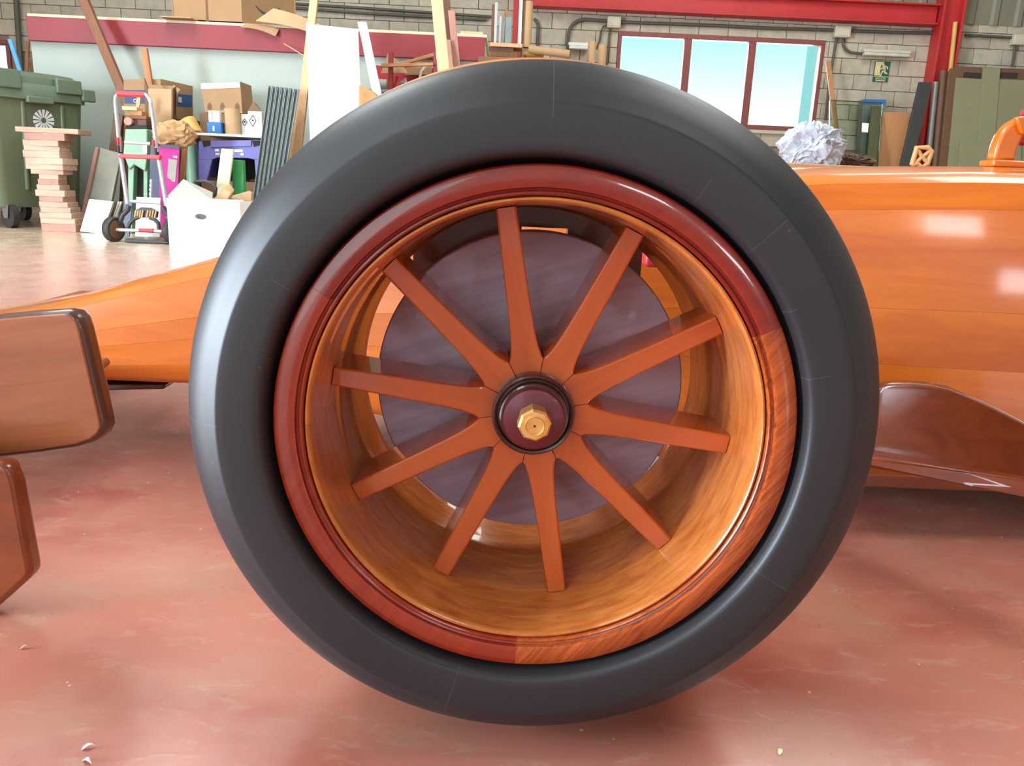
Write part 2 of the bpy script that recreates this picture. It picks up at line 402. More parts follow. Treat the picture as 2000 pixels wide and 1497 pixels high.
# back wall: mortar core with the window hole, concrete blocks laid on it
P = at
WX0, WX1 = at(1208, 62, HY1).x, at(1612, 78, HY1).x
WZ0, WZ1 = 1.47, 2.68
W2X0, W2X1, W2Z0, W2Z1 = -8.3, at(18, 76, HY1).x, 1.55, 2.2
ZB = 2.98
def wall_with_holes(mb, x0, x1, z0, z1, y0, y1, holes):
    xs = sorted({x0, x1, *[h[0] for h in holes], *[h[1] for h in holes]})
    for a, b in zip(xs, xs[1:]):
        cuts = sorted([(h[2], h[3]) for h in holes if h[0] <= a and h[1] >= b])
        z = z0
        for c0, c1 in cuts:
            if c0 > z: mb.box((a, y0, z), (b, y1, c0))
            z = c1
        if z < z1: mb.box((a, y0, z), (b, y1, z1))
mb = MB(); HOLES = [(WX0, WX1, WZ0, WZ1), (W2X0, W2X1, W2Z0, W2Z1)]
wall_with_holes(mb, HX0-.2, HX1+.2, 0, HZ, HY1+.012, HY1+.25, HOLES)
wall_back = struct(mb, 'wall_back', 'mortar', 'pale concrete block wall at the back of the workshop', org=(0, HY1, 0))
BW, BH, J = .405, .203, .007
blk = MB().box((-BW/2+J/2, -.03, -BH/2+J/2), (BW/2-J/2, .014, BH/2-J/2))
proto = None
rows = range(0, 20)
nblk = 0
def put_block(x0, x1, z):
    global proto, nblk
    full = abs((x1-x0)-BW) < .004
    if full:
        if proto is None:
            o = MB().box((-BW/2+J/2, HY1-.012, -BH/2+J/2), (BW/2-J/2, HY1+.014, BH/2-J/2)).build('block', 'block', wall_back, bevel=.004, segs=1); proto = o
            b_ = [Vector(v.co) for v in o.data.vertices]
            for v in o.data.vertices: v.co = v.co
        else:
            o = proto.copy(); COL.objects.link(o)
        o.location = ((x0+x1)/2, random.uniform(-.003, .003), z+BH/2); ORG[o] = ORG[wall_back]
    else:
        if x1-x0 < .05: return
        o = MB().box((x0+J/2, HY1-.012, z+J/2), (x1-J/2, HY1+.014, z+BH-J/2)).build('block', 'block', wall_back, bevel=.004, segs=1)
        o.location = (0, random.uniform(-.003, .003), 0)
    nblk += 1
for r in rows:
    z = .03 + r*BH
    if z < 1.2 or z > 3.05: continue
    xl = -7.6 if z > 2.0 else (-.4 if z > 1.2 else 0)
    x = -8.2 + (BW/2 if r % 2 else 0)
    while x < 7.9:
        a, b = x, x+BW
        x += BW
        if b < xl: continue
        if a > 5.95 and z > 2.9: continue
        segs_ = [(a, b)]
        for h in HOLES:
            if z < h[3]-.02 and z+BH > h[2]+.02:
                ns = []
                for (p0, p1) in segs_:
                    if p1 <= h[0] or p0 >= h[1]: ns.append((p0, p1)); continue
                    if p0 < h[0]: ns.append((p0, h[0]))
                    if p1 > h[1]: ns.append((h[1], p1))
                segs_ = ns
        for (p0, p1) in segs_: put_block(p0, p1, z)
# windows
def window(name, x0, x1, z0, z1, muls, label):
    fr = .085
    wn = struct(MB().box((x0, HY1-.03, z1-fr*.75), (x1, HY1+.07, z1)).box((x0, HY1-.03, z0), (x1, HY1+.07, z0+fr*.75)), name, 'window_frame', label, org=((x0+x1)/2, HY1, z0), bevel=.006)
    edges = [x0] + muls + [x1]
    for i, e in enumerate(edges):
        a, b = (e, e+fr*.6) if i == 0 else ((e-fr*.6, e) if i == len(edges)-1 else (e-fr*.6, e+fr*.6))
        MB().box((a, HY1-.025, z0+fr*.7), (b, HY1+.065, z1-fr*.7)).build('frame_post', 'window_frame', wn, bevel=.006)
    for a, b in zip(edges, edges[1:]):
        MB().box((a+.03, HY1+.02, z0+.04), (b-.03, HY1+.026, z1-.04)).build('pane', 'glass', wn)
    MB().box((x0-.05, HY1-.06, z0-.05), (x1+.05, HY1+.06, z0-.001)).build('window_sill', 'concrete', wn, bevel=.006)
    return wn
window('window_1', WX0, WX1, WZ0, WZ1, [at(1345, 70, HY1).x, at(1471, 75, HY1).x], 'three-pane brown-framed window in the block wall')
window('window_2', W2X0, W2X1, W2Z0, W2Z1, [], 'bright window at the far left corner')
# pale building outside the window
struct(MB().box((6.5, 16.2, -.5), (11, 18, 6.5)), 'wall_outside_side', 'far_cyan', 'pale blue wall seen through the right window pane', org=(7.5, 16.2, 0))
struct(MB().box((-40, HY1+.3, -.3), (40, 60, -.21)), 'ground_outside', 'concrete', 'pale paved yard outside the window')
# corrugated sheet siding over the block wall
def corr(x0, x1, z0, z1, y, pitch, name, label):
    mb = MB(); pts = []; x = x0
    while x < x1:
        for dx, dy in ((0, 0), (.62, 0), (.72, -.03), (.9, -.03), (1.0, 0)):
            pts.append((x+dx*pitch, y+dy))
        x += pitch
    pts2 = [(p, q-.004) for p, q in pts][::-1]
    n = len(pts)
    vs = [(p, q, z0) for p, q in pts]+[(p, q, z1) for p, q in pts]
    mb.add(vs, [(i, i+1, n+i+1, n+i) for i in range(n-1)])
    mb.add([(a, b+.01, c) for a, b, c in vs], [(i, n+i, n+i+1, i+1) for i in range(n-1)])
    return struct(mb, name, 'siding', label)
corr(1.0, 5.75, 3.17, HZ, HY1-.02, .33, 'wall_back_siding', 'ribbed grey metal siding above the red beam')
corr(5.98, HX1, 2.97, HZ, HY1-.02, .33, 'wall_back_siding_right', 'ribbed metal siding above the shutter')
# red steel: beam and posts
def ibeam_x(name, x0, x1, z0, z1, y, depth, label):
    mb = MB(); t = .022
    mb.box((x0, y-depth, z0), (x1, y, z0+t)).box((x0, y-depth, z1-t), (x1, y, z1)).box((x0, y-depth*.55-.012, z0+t), (x1, y-depth*.55+.012, z1-t))
    return struct(mb, name, 'red_steel', label, bevel=.003)
ibeam_x('trim_1', at(1036, 5, HY1-.1).x, at(1826, 30, HY1-.1).x, 2.905, 3.165, HY1-.02, .22, 'red steel beam running above the window')
mb = MB(); xp = at(1822, 100, HY1-.15).x
mb.box((xp, HY1-.26, 0), (xp+.03, HY1-.02, HZ)).box((xp+.27, HY1-.26, 0), (xp+.30, HY1-.02, HZ)).box((xp+.03, HY1-.16, 0), (xp+.27, HY1-.13, HZ))
struct(mb, 'trim_2', 'red_steel', 'red steel column beside the exit sign', bevel=.003)
xq = at(1003, 10, HY1-.15).x
struct(MB().box((xq, HY1-.2, 0), (xq+.11, HY1-.02, HZ)), 'trim_3', 'red_steel', 'red steel column behind the timber rack', bevel=.003)
# white partition with red fascia and a deck on top
PY = 8.0
pxl, pxr = at(58, 60, PY).x, at(946, 108, PY).x
struct(MB().box((pxl, PY, 0), (pxr, PY+.1, 1.80)), 'wall_partition', 'white_wall', 'white plastered partition behind the clutter', org=(pxl, PY, 0))
struct(MB().box((pxl, PY-.05, 1.80), (pxr, PY+.12, 2.03)), 'trim_4', 'red_beam', 'red painted fascia along the top of the white partition', bevel=.006)
struct(MB().box((pxl, PY-.02, 2.031), (pxr+.02, PY+1.6, 2.06)), 'trim_5', 'pale_edge', 'chipboard deck on top of the white partition', bevel=.003)
struct(MB().box((pxr-.1, PY+.12, 0), (pxr, PY+1.6, 2.03)), 'wall_partition_end', 'white_wall', 'end wall of the white partition room')
# remaining walls and roof with their openings
mb = MB(); wall_with_holes(mb, HX0, HX1, 0, HZ, HY0-.25, HY0, [(-6.3, -1.3, 0.02, 4.2), (1.75, 2.95, 2.65, 3.25), (3.35, 4.85, 1.2, 1.8)])
struct(mb, 'wall_front', 'hall_wall', 'hall wall behind the photographer with an open door')
mb = MB()
for (y0, y1, z0, z1) in [(HY0, -3.2, 0, HZ), (.2, HY1, 0, HZ), (-3.2, .2, 3.2, HZ)]: mb.box((HX0-.25, y0, z0), (HX0, y1, z1))
struct(mb, 'wall_left', 'hall_wall', 'left hall wall with a tall open doorway')
struct(MB().box((HX1, HY0, 0), (HX1+.25, HY1, HZ)), 'wall_right', 'hall_wall', 'right hall wall')
mb = MB()
for (x0, x1, y0, y1) in [(HX0, -4.6, HY0, HY1), (-2.4, 2.4, HY0, HY1), (4.6, HX1, HY0, HY1), (-4.6, -2.4, HY0, -5.4), (-4.6, -2.4, -1.8, -1), (-4.6, -2.4, 2.6, 2.8), (-4.6, -2.4, 6.4, HY1), (2.4, 4.6, HY0, -1), (2.4, 4.6, 2.6, 4.4), (2.4, 4.6, 8, HY1)]:
    mb.box((x0, y0, HZ), (x1, y1, HZ+.12))
struct(mb, 'ceiling', 'roof_panel', 'hall roof with openings for daylight panels')

# ================================================================== THE WOODEN RACE CAR
car = empty('race_car', (0, .6, 0), 'life-size varnished wooden racing car with a spoked black wheel in front', 'race car')
def add_wheel(cy=0., mirror=1):
    C = (0, cy, AX)
    def lp(prof): return [(r, y*mirror) for r, y in prof]
    # barrel of the rim: carries all other wheel parts
    prof = [(.2352, .0105), (.2340, .0070), (.2320, .0062), (.2300, .0085), (.2292, .0130), (.2280, .040), (.2274, .070), (.2252, .080), (.2238, .120), (.2234, .164), (.2215, .167), (.2215, .216), (.2200, .222), (.2195, .255), (.2165, .2665), (.2550, .2665), (.2550, .255), (.2380, .250), (.2380, .040), (.2352, .040)]
    wheel = MB().lathe(lp(prof), 144, C).build('wheel', 'barrel_wood', car, smooth=35)
    tag(wheel, 'wooden rim barrel of the spoked wheel')
    # three ring segments
    rp_ = [(.2650, .032), (.2650, .0035), (.2642, .0012), (.2625, .0), (.2450, .0), (.2432, .0008), (.2424, .0030), (.2422, .0055), (.2405, .0065), (.2392, .0042), (.2375, .0036), (.2362, .0050), (.2356, .0080), (.2354, .032)]
    for (a0, a1, mt, lb) in [(27.2, 147.76, 'ring_red', 'deep red rim segment'), (147.8, 267.76, 'ring_redorange', 'red-orange rim segment'), (267.8, 387.16, 'ring_orange', 'orange-brown rim segment with diagonal grain')]:
        MB().lathe(lp(rp_), 64, C, a0, a1, capends=True).build('rim_segment', mt, wheel, smooth=38, label=lb)
    # tyre
    tp = [(.2652, .034), (.2656, .022), (.2672, .0170), (.2690, .0120), (.2702, .0040), (.2712, -.0040), (.2726, -.0090), (.2745, -.0118), (.2770, -.0130), (.2830, -.0136), (.2950, -.0140), (.3080, -.0138), (.3160, -.0134), (.3182, -.0128), (.3200, -.0114), (.3300, -.0062), (.3400, .0010), (.3485, .0092), (.3545, .0178), (.3585, .0265), (.3602, .0365)]
    tp += [(.3602, .050), (.3606, .086), (.3608, .098), (.3608, .202), (.3606, .214), (.3602, .250)]
    tp += [(.3205+.0395*math.cos(t), .262+.0395*math.sin(t)) for t in [R(x) for x in range(8, 91, 12)]]
    tp += [(.300, .303), (.280, .300), (.2652, .290)]
    MB().lathe(lp(tp), 192, C).build('tyre', 'tyre_paint', wheel, smooth=35, label='matt black painted wooden tyre')
    # bare wooden tread band standing proud of the black paint
    bp_ = [(.355, .095), (.3612, .096)] + [(.3612+.0148*math.sin(t), .15-.052*math.cos(t)) for t in [R(x) for x in range(15, 166, 15)]] + [(.3612, .204), (.355, .205)]
    MB().lathe(lp(bp_), 160, C).build('tread_band', 'raw_tread', wheel, smooth=35, label='bare wooden band on the tread')
    # spokes
    hw = [(.0300, .0300*math.tan(R(18))), (.0578, .0578*math.tan(R(18)))]
    hw += [(r, .0135-(r-.058)*.0163+.0053*math.exp(-(r-.058)/.015)) for r in (.0590, .0610, .0640, .0680, .0730, .0790, .0860, .0950, .1080, .1300, .1600, .1900, .2238)]
    y0, y1, bv = .0845, .158, .0024
    for k in range(10):
        a = R(100 - 36*k); er = Vector((math.cos(a), 0, math.sin(a))); et = Vector((-math.sin(a), 0, math.cos(a)))
        mb = MB(); n = len(hw); vs = []
        for (r, h) in hw:
            g = .0003 if r < .058 else 0.
            h -= g
            b_ = 0.0006 if r < .0595 else bv
            for (u, y) in ((-h, y1), (-h, y0+b_), (-h+b_*.35, y0+b_*.35), (-h+b_, y0), (h-b_, y0), (h-b_*.35, y0+b_*.35), (h, y0+b_), (h, y1)):
                vs.append(Vector(C) + er*r + et*u + Vector((0, y*mirror, 0)))
        fs = []
        for i in range(n-1):
            for q in range(8):
                fs.append((i*8+q, i*8+(q+1) % 8, (i+1)*8+(q+1) % 8, (i+1)*8+q))
        fs += [tuple(range(8)), tuple(range((n-1)*8, n*8))[::-1]]
        # grain follows the spoke: local z axis of the material is turned by the object itself
        o = mb.add(vs, fs).build('spoke', 'spoke_wood', wheel, smooth=28)
        # re-seat the mesh so that its own z axis runs along the spoke
        Mr = Matrix.Rotation(a - math.pi/2, 4, 'Y').inverted(); T = Matrix.Translation(Vector(C) - ORG[o])
        Q = T @ Matrix.Rotation(-(a - math.pi/2), 4, 'Y')
        o.data.transform(Q.inverted()); o.matrix_local = Q
    # hub
    MB().lathe(lp([(.0, .0720), (.0395, .0720), (.0402, .0700), (.0405, .0672), (.0430, .0660), (.0450, .0672), (.0460, .0700), (.0460, .0880), (.0, .0880)]), 72, C, closed=False).build('hub_collar', 'collar_brown', wheel, smooth=35)
    MB().lathe(lp([(.0, .0600), (.0355, .0600), (.0372, .0612), (.0380, .0635), (.0380, .0722), (.0, .0722)]), 72, C, closed=False).build('hub_step', 'collar_brown', wheel, smooth=35)
    MB().lathe(lp([(.0, .0525), (.0315, .0525), (.0330, .0534), (.0336, .0550), (.0336, .0602), (.0, .0602)]), 72, C, closed=False).build('hub_disc', 'hub_maroon', wheel, smooth=35)
    MB().lathe(lp([(.0, .030), (.0155, .030), (.0178, .0325), (.0182, .0345), (.0182, .0526), (.0, .0526)]), 8, (C[0]+0, C[1], C[2]), a0=8, a1=368, closed=False).build('hub_nut', 'brass', wheel, label='gold faceted hub nut')
    MB().lathe(lp([(.0, .0296), (.0014, .0296), (.0014, .0288), (.0088, .0288), (.0092, .0276), (.0100, .0272), (.0106, .0282), (.0106, .0302), (.0, .0302)]), 40, C, closed=False).build('nut_cap', 'brass', wheel, smooth=35)
    MB().lathe(lp([(.0, .02870), (.0014, .02870), (.0014, .0292), (.0, .0292)]), 16, C, closed=False).build('centre_hole', 'dark_gap', wheel)
    MB().lathe(lp([(.0, .090), (.046, .090), (.046, .160), (.030, .166), (.030, .205), (.0, .205)]), 48, C, closed=False).build('hub_core', 'spoke_wood', wheel, smooth=35)
    return wheel
W1 = add_wheel(0., 1)
MB().lathe([(.0, .2000), (.186, .2000), (.1895, .2012), (.1912, .2040), (.1912, .2260), (.189, .2290), (.0, .2290)], 128, closed=False).build('brake_disc', 'disc_paint', car, smooth=35, label='grey painted wooden brake disc')
# upright bracket behind the disc, with its slot
yb0, yb1 = .285, .318
sx0, sz1 = at(1019, 444, yb0).x, at(1019, 443, yb0).z
sx1, sz0 = at(1108, 466, yb0).x, at(1108, 466, yb0).z - .004
xl_, xr_ = at(807, 485, yb0).x, at(1255, 490, yb0).x
mb = MB()
def arcz(x, r=.2590): return AX + math.sqrt(r*r - x*x)
def seg_top(x0, x1, zb, n=10):
    pts = [Vector((x0, yb0, zb)), Vector((x1, yb0, zb))] + [Vector((x1+(x0-x1)*i/n, yb0, arcz(x1+(x0-x1)*i/n))) for i in range(n+1)]
    mb.prism(pts, (0, yb1-yb0, 0))
seg_top(xl_, sx0, AX-.02); seg_top(sx1, xr_, AX-.02); seg_top(sx0, sx1, sz1, 4)
mb.box((sx0, yb0, AX-.02), (sx1, yb1, sz0))
bk = mb.build('brake_bracket', 'bracket_brown', car, smooth=30, label='dark brown upright bracket with a slot')
MB().tube([(0, .205, AX), (0, .80, AX)], .030, 20).build('axle_beam', 'bracket_brown', car, smooth=40)
MB().tube([(-.03, .27, AX-.06), (-.03, .82, AX-.08)], .014, 12).build('suspension_arm', 'bracket_brown', car, smooth=40)
MB().tube([(.05, .27, AX+.07), (.05, .80, AX+.09)], .014, 12).build('suspension_arm', 'bracket_brown', car, smooth=40)

# body: lofted planks
CY = 1.05
ST = [(-1.95, .20, .15, .05), (-1.45, .235, .155, .10), (-1.02, .326, .170, .165), (-.62, .452, .180, .215), (-.28, .524, .135, .26), (.05, .590, .105, .30), (.30, .640, .085, .325), (.52, .676, .075, .345), (.82, .694, .070, .40), (1.3, .70, .07, .45), (2.0, .70, .07, .46), (2.9, .66, .09, .40)]
def stat(x):
    for a, b in zip(ST, ST[1:]):
        if a[0] <= x <= b[0]:
            t = (x-a[0])/(b[0]-a[0]); t2 = t
            return [a[i]*(1-t2)+b[i]*t2 for i in range(1, 4)]
XS = [-1.95+i*(4.85/60) for i in range(61)]
FR = [(.0, .80), (.03, .93), (.09, .985), (.20, 1.0), (.41, 1.0), (.58, .985), (.74, .965), (.87, .925), (.945, .875), (.975, .83), (.992, .70), (1.0, .0)]
def sec(x, i, far=1, off=0):
    tz, bz, hwid = stat(min(max(x, -1.95), 2.9)); fz, fy = FR[i]
    return Vector((x, CY - far*(hwid*fy+off), bz+(tz-bz)*fz))
def strip(i0, i1, name, mat, far=1, gap=.00015, th=.02):
    mb = MB(); k = i1-i0+1; vs = []
    for x in XS:
        for i in range(i0, i1+1):
            q = sec(x, i, far)
            vs.append(q)
    # shrink a hair at both seams
    rows_ = [vs[j*k:(j+1)*k] for j in range(len(XS))]
    for rw in rows_:
        d0 = (rw[1]-rw[0]).normalized()*gap; d1 = (rw[-2]-rw[-1]).normalized()*gap; rw[0] = rw[0]+d0; rw[-1] = rw[-1]+d1
    vs = [q for rw in rows_ for q in rw]; n = len(vs)
    inn = [Vector((q.x, q.y + far*th*(1 if i1 < 11 else 0), q.z - (th if i1 == 11 else 0))) for q in vs]
    fs = []; m_ = len(XS)
    for j in range(m_-1):
        for i in range(k-1):
            fs.append((j*k+i, j*k+i+1, (j+1)*k+i+1, (j+1)*k+i)); fs.append((n+j*k+i, n+(j+1)*k+i, n+(j+1)*k+i+1, n+j*k+i+1))
        fs.append((j*k, (j+1)*k, n+(j+1)*k, n+j*k)); fs.append((j*k+k-1, n+j*k+k-1, n+(j+1)*k+k-1, (j+1)*k+k-1))
    return mb.add(vs+inn, fs).build(name, mat, car, smooth=50)
for far in (1, -1):
    for a, b in ((0, 3), (3, 4), (4, 5), (5, 7), (7, 8), (8, 9)): strip(a, b, 'body_plank', 'car_body', far)
strip(9, 11, 'deck_plank', 'car_body', 1); strip(9, 11, 'deck_plank', 'car_body', -1)
mb = MB(); vs = []
for x in XS:
    tz, bz, hwid = stat(min(max(x, -1.95), 2.9)); vs += [(x, CY-hwid*.79, bz+.001), (x, CY+hwid*.79, bz+.001)]
mb.add(vs+[(a, b, c+.015) for a, b, c in vs], [(2*j, 2*j+1, 2*j+3, 2*j+2) for j in range(60)] + [(122+2*j, 122+2*j+2, 122+2*j+3, 122+2*j+1) for j in range(60)])
mb.build('underbody', 'board_brown', car)
# red fitting glimpsed behind the wheel
q0, q1 = at(1262, 492, .66), at(1296, 524, .66)
MB().box((q0.x, .66, q1.z), (q1.x, .74, q0.z)).build('red_fitting', 'crimson', car, bevel=.006)

# cockpit hoop at the right edge
HY = .80
cx_ = at(2034, 300, HY).x; zb_ = at(1960, 314, HY).z
def hoop(outr, inr, n=22):
    pts = []
    for i in range(n+1):
        a = math.pi*(1 - i/n); c_, s_ = math.cos(a), math.sin(a)
        e = .72
        pts.append((math.copysign(abs(c_)**e, c_)*outr[0], abs(s_)**e*outr[1]))
    pin = []
    for i in range(n+1):
        a = math.pi*(i/n); c_, s_ = math.cos(a), math.sin(a); e = .8
        pin.append((math.copysign(abs(c_)**e, c_)*inr[0], abs(s_)**e*inr[1]))
    return pts+pin
scl = (HY-CAM.y)/F_PX
ow, oh, iw, ih = 88*scl, 86*scl, 46*scl, 66*scl
MB().prism([Vector((cx_+x, HY, zb_+z)) for x, z in hoop((ow, oh), (iw, ih))], (0, .028, 0)).build('cockpit_hoop', 'car_body', car, bevel=.006, segs=3, label='curved orange wooden cockpit hoop')
MB().box((cx_-ow-.006, HY-.012, zb_-.012), (cx_+ow+.006, HY+.038, zb_+.001)).build('hoop_base', 'car_body', car, bevel=.004)
MB().box((cx_-iw*1.05, HY+.008, zb_+ih*.45), (cx_+iw*1.05, HY+.022, zb_+ih*.98)).build('hoop_pad', 'crimson', car, bevel=.006, label='crimson pad inside the hoop')
MB().box((cx_-ow*.45, HY+.002, zb_+oh-.004), (cx_+ow*.45, HY+.026, zb_+oh+.010)).build('hoop_cap', 'crimson', car, bevel=.004)
MB().prism([at(1985, 229, HY-.012), at(2010, 226, HY-.012), at(2012, 262, HY-.012), at(1998, 262, HY-.012)], (0, .012, 0)).build('hoop_bracket', 'car_body', car, bevel=.003)

# side board and undertray rail on the right
def depth_line(px): return .57 - (px-1705)*(.17/295)
bpts = [(1702, 889), (1704, 860), (1707, 800), (1712, 768), (1722, 755), (1740, 750), (1780, 748), (1815, 750), (1855, 757), (1900, 775), (1950, 798), (2000, 824), (2100, 884), (2180, 940), (2180, 985), (2000, 938)]
mb = MB().prism([at(x, y, depth_line(x)) for x, y in bpts], (0, .025, 0)); mb.build('side_board', 'board_brown', car, bevel=.007, segs=3, label='dark brown rounded side board')
rl = [(1693, 890), (2000, 941), (2200, 985), (2200, 1015), (2000, 967), (1693, 915)]
mb = MB().prism([at(x, y, depth_line(x)-.03) for x, y in rl], (0, .10, .0)); mb.build('undertray_rail', 'rail_red', car, bevel=.008, segs=3)
MB().box((.62, .62, .10), (2.7, 1.5, .125)).build('undertray', 'board_brown', car, bevel=.003)

# front wing: end plate, lower board, peg, main plane
EY = .34
ep = [(-330, 668), (-120, 634), (0, 617), (60, 611), (128, 607), (146, 611), (158, 624), (165, 645), (207, 822), (208, 838), (201, 853), (184, 866), (150, 878), (75, 889), (0, 897), (-150, 915), (-330, 930)]
MB().prism([at(x, y, EY) for x, y in ep], (0, .035, 0)).build('end_plate_core', 'wing_edge', car, bevel=.010, segs=3, label='dark brown edge of the wing end plate')
ei = [(-322, 676), (-120, 642), (0, 624), (60, 618), (124, 614), (138, 618), (148, 630), (154, 648), (194, 822), (195, 836), (189, 848), (176, 858), (148, 868), (75, 879), (0, 887), (-150, 905), (-322, 920)]
MB().prism([at(x, y, EY-.0025) for x, y in ei], (0, .004, 0)).build('end_plate', 'wing_brown', car, bevel=.002, label='brown grained veneer of the end plate')
LY = .24
lb_ = [(-260, 893), (-60, 900), (0, 906), (14, 913), (24, 930), (30, 950), (60, 1112), (60, 1124), (54, 1134), (0, 1183), (-60, 1225), (-260, 1240)]
MB().prism([at(x, y, LY) for x, y in lb_], (0, .03, 0)).build('lower_plate', 'board_brown', car, bevel=.008, segs=3, label='reddish brown lower wing plate')
MB().tube([at(176, 731, EY+.035), at(206, 707, EY+.10)], [.0062, .0066], 14).build('peg', 'rail_red', car, smooth=40)
xm = at(-60, 760, EY+.03).x
MB().box((-1.38, EY+.002, .205), (-.96, 2*CY-EY, .232)).build('wing_plane', 'wing_brown', car, bevel=.01)
MB().prism([Vector((-1.35, .86, .158)), Vector((-.92, .86, .158)), Vector((-.76, .90, .158)), Vector((-.76, 1.2, .158)), Vector((-1.35, 1.24, .158))], (0, 0, .012)).build('nose_pylon', 'wing_edge', car, bevel=.004)
MB().box((-.95, LY+.012, .16), (-.86, EY+.02, .26)).build('wing_strut', 'wing_edge', car, bevel=.01)
# far front wheel, a copy of the near one
def copy_tree(o, parent, fix):
    c = o.copy(); COL.objects.link(c); c.parent = parent
    fix(c)
    for ch in [x for x in COL.objects if x.parent == o]: copy_tree(ch, c, lambda q: None)
    return c
def flip(c):
    # turn the copy half a revolution about the vertical through the car's centre line
    piv = Vector((0, CY, 0)) - ORG[car]
    c.matrix_local = Matrix.Translation(piv) @ Matrix.Rotation(math.pi, 4, 'Z') @ Matrix.Translation(-piv) @ c.matrix_local
copy_tree(W1, car, flip)

# ================================================================== CLUTTER ALONG THE WHITE PARTITION
T = lambda o, label, cat, group=None: tag(o, label, cat, group)
def fz(px, py, Y): return at(px, py, Y)
# ---- wheeled rubbish container
def bin_():
    P0 = Vector((-4.62, 6.62, 0)); e1 = Vector((.50, .80, 0)).normalized(); e2 = Vector((-e1.y, e1.x, 0)); D, Wd = .92, 1.28
    root = empty('waste_container', (-4.9, 7.2, 0), 'large green wheeled waste container with a sunburst mark', 'container')
    def pt(u, v, z): return P0 + e1*u + e2*v + Vector((0, 0, z))
    def rect(z, ins, cr=.10, n=5):
        pts = []
        for (cu, cv, a0) in ((cr, cr, 180), (D-cr, cr, 270), (D-cr, Wd-cr, 0), (cr, Wd-cr, 90)):
            for i in range(n+1):
                a = R(a0+90*i/n); u = cu+cr*math.cos(a); v = cv+cr*math.sin(a)
                pts.append(pt(D/2+(u-D/2)*(1-ins), Wd/2+(v-Wd/2)*(1-ins), z))
        return pts
    def loft(levels, name, mat, caps=True, label=None):
        mb = MB(); rg = [rect(z, i) for z, i in levels]; n = len(rg[0]); vs = [q for r_ in rg for q in r_]
        fs = [(k*n+i, k*n+(i+1) % n, (k+1)*n+(i+1) % n, (k+1)*n+i) for k in range(len(rg)-1) for i in range(n)]
        if caps: fs += [tuple(range(n))[::-1], tuple(range((len(rg)-1)*n, len(rg)*n))]
        return mb.add(vs, fs).build(name, mat, root, smooth=40, label=label)
    loft([(.19, .16), (.22, .15), (.75, .075), (1.16, .02), (1.18, .02)], 'body', 'bin_green')
    loft([(1.16, -.03), (1.28, -.035), (1.30, -.02)], 'rim', 'bin_lid_green')
    loft([(1.301, .02), (1.36, .03), (1.40, .10), (1.415, .25)], 'lid', 'bin_lid_green')
    for v in (-.045, ):
        for u0, u1, z0, z1 in ((.06, .30, 1.24, 1.40), (.62, .86, 1.24, 1.37), (.86, .99, 1.19, 1.30), (.34, .58, 1.13, 1.19)):
            MB().prism([pt(u0, v, z0), pt(u1, v, z0), pt(u1, v, z1), pt(u0, v, z1)], e2*.06).build('rim_lug', 'bin_lid_green', root, bevel=.01)
    for u in (.30, .66):
        MB().prism([pt(u, .05, .35), pt(u+.03, .05, .35), pt(u+.03, -.005, 1.14), pt(u, -.005, 1.14)], e2*.06).build('rib', 'bin_green', root, bevel=.008)
    # castors
    for u, v in ((.17, .14), (.80, .14), (.17, 1.12), (.80, 1.12)):
        c = pt(u, v, .0)
        d_ = Vector((.86, -.5, 0)); s_ = Vector((.5, .86, 0))
        mb = MB(); n = 20
        vs = []
        for sgn in (-1, 1):
            for k in range(n):
                a = 2*math.pi*k/n; vs.append(c + d_*.11*math.cos(a) + Vector((0, 0, .11+.11*math.sin(a))) + s_*.03*sgn)
        w_ = mb.add(vs, [(k, (k+1) % n, n+(k+1) % n, n+k) for k in range(n)]+[tuple(range(n))[::-1], tuple(range(n, 2*n))]).build('castor_wheel', 'black_rubber', root, smooth=50)
        mb = MB()
        for sgn in (-1, 1): mb.prism([c+s_*.04*sgn+d_*.03+Vector((0, 0, .09)), c+s_*.04*sgn-d_*.03+Vector((0, 0, .09)), c+s_*.04*sgn-d_*.06+Vector((0, 0, .215)), c+s_*.04*sgn+d_*.06+Vector((0, 0, .215))], s_*.006*sgn)
        mb.build('castor_fork', 'steel', w_)
    # sunburst mark on the side that faces right
    def face(u, z):
        ins = .15 + (.02-.15)*(z-.22)/(1.16-.22)*1.0; return pt(u, Wd/2*ins - .004, z)
    uc, zc = .50, .985
    for k in range(14):
        a0, a1 = R(k*360/14+3), R((k+1)*360/14-5)
        pts = [face(uc+r*math.cos(a), zc+r*math.sin(a)) for r, a in ((.025, a0), (.098, a0), (.098, a1), (.025, a1))]
        MB().prism(pts, -e2*.004).build('sunburst_ray', 'white_carton', root)
    MB().prism([face(uc-.09, zc-.16), face(uc+.09, zc-.16), face(uc+.11, zc-.10), face(uc+.05, zc-.115), face(uc-.05, zc-.115), face(uc-.11, zc-.10)], -e2*.004).build('sunburst_base', 'grey_board', root)
bin_()
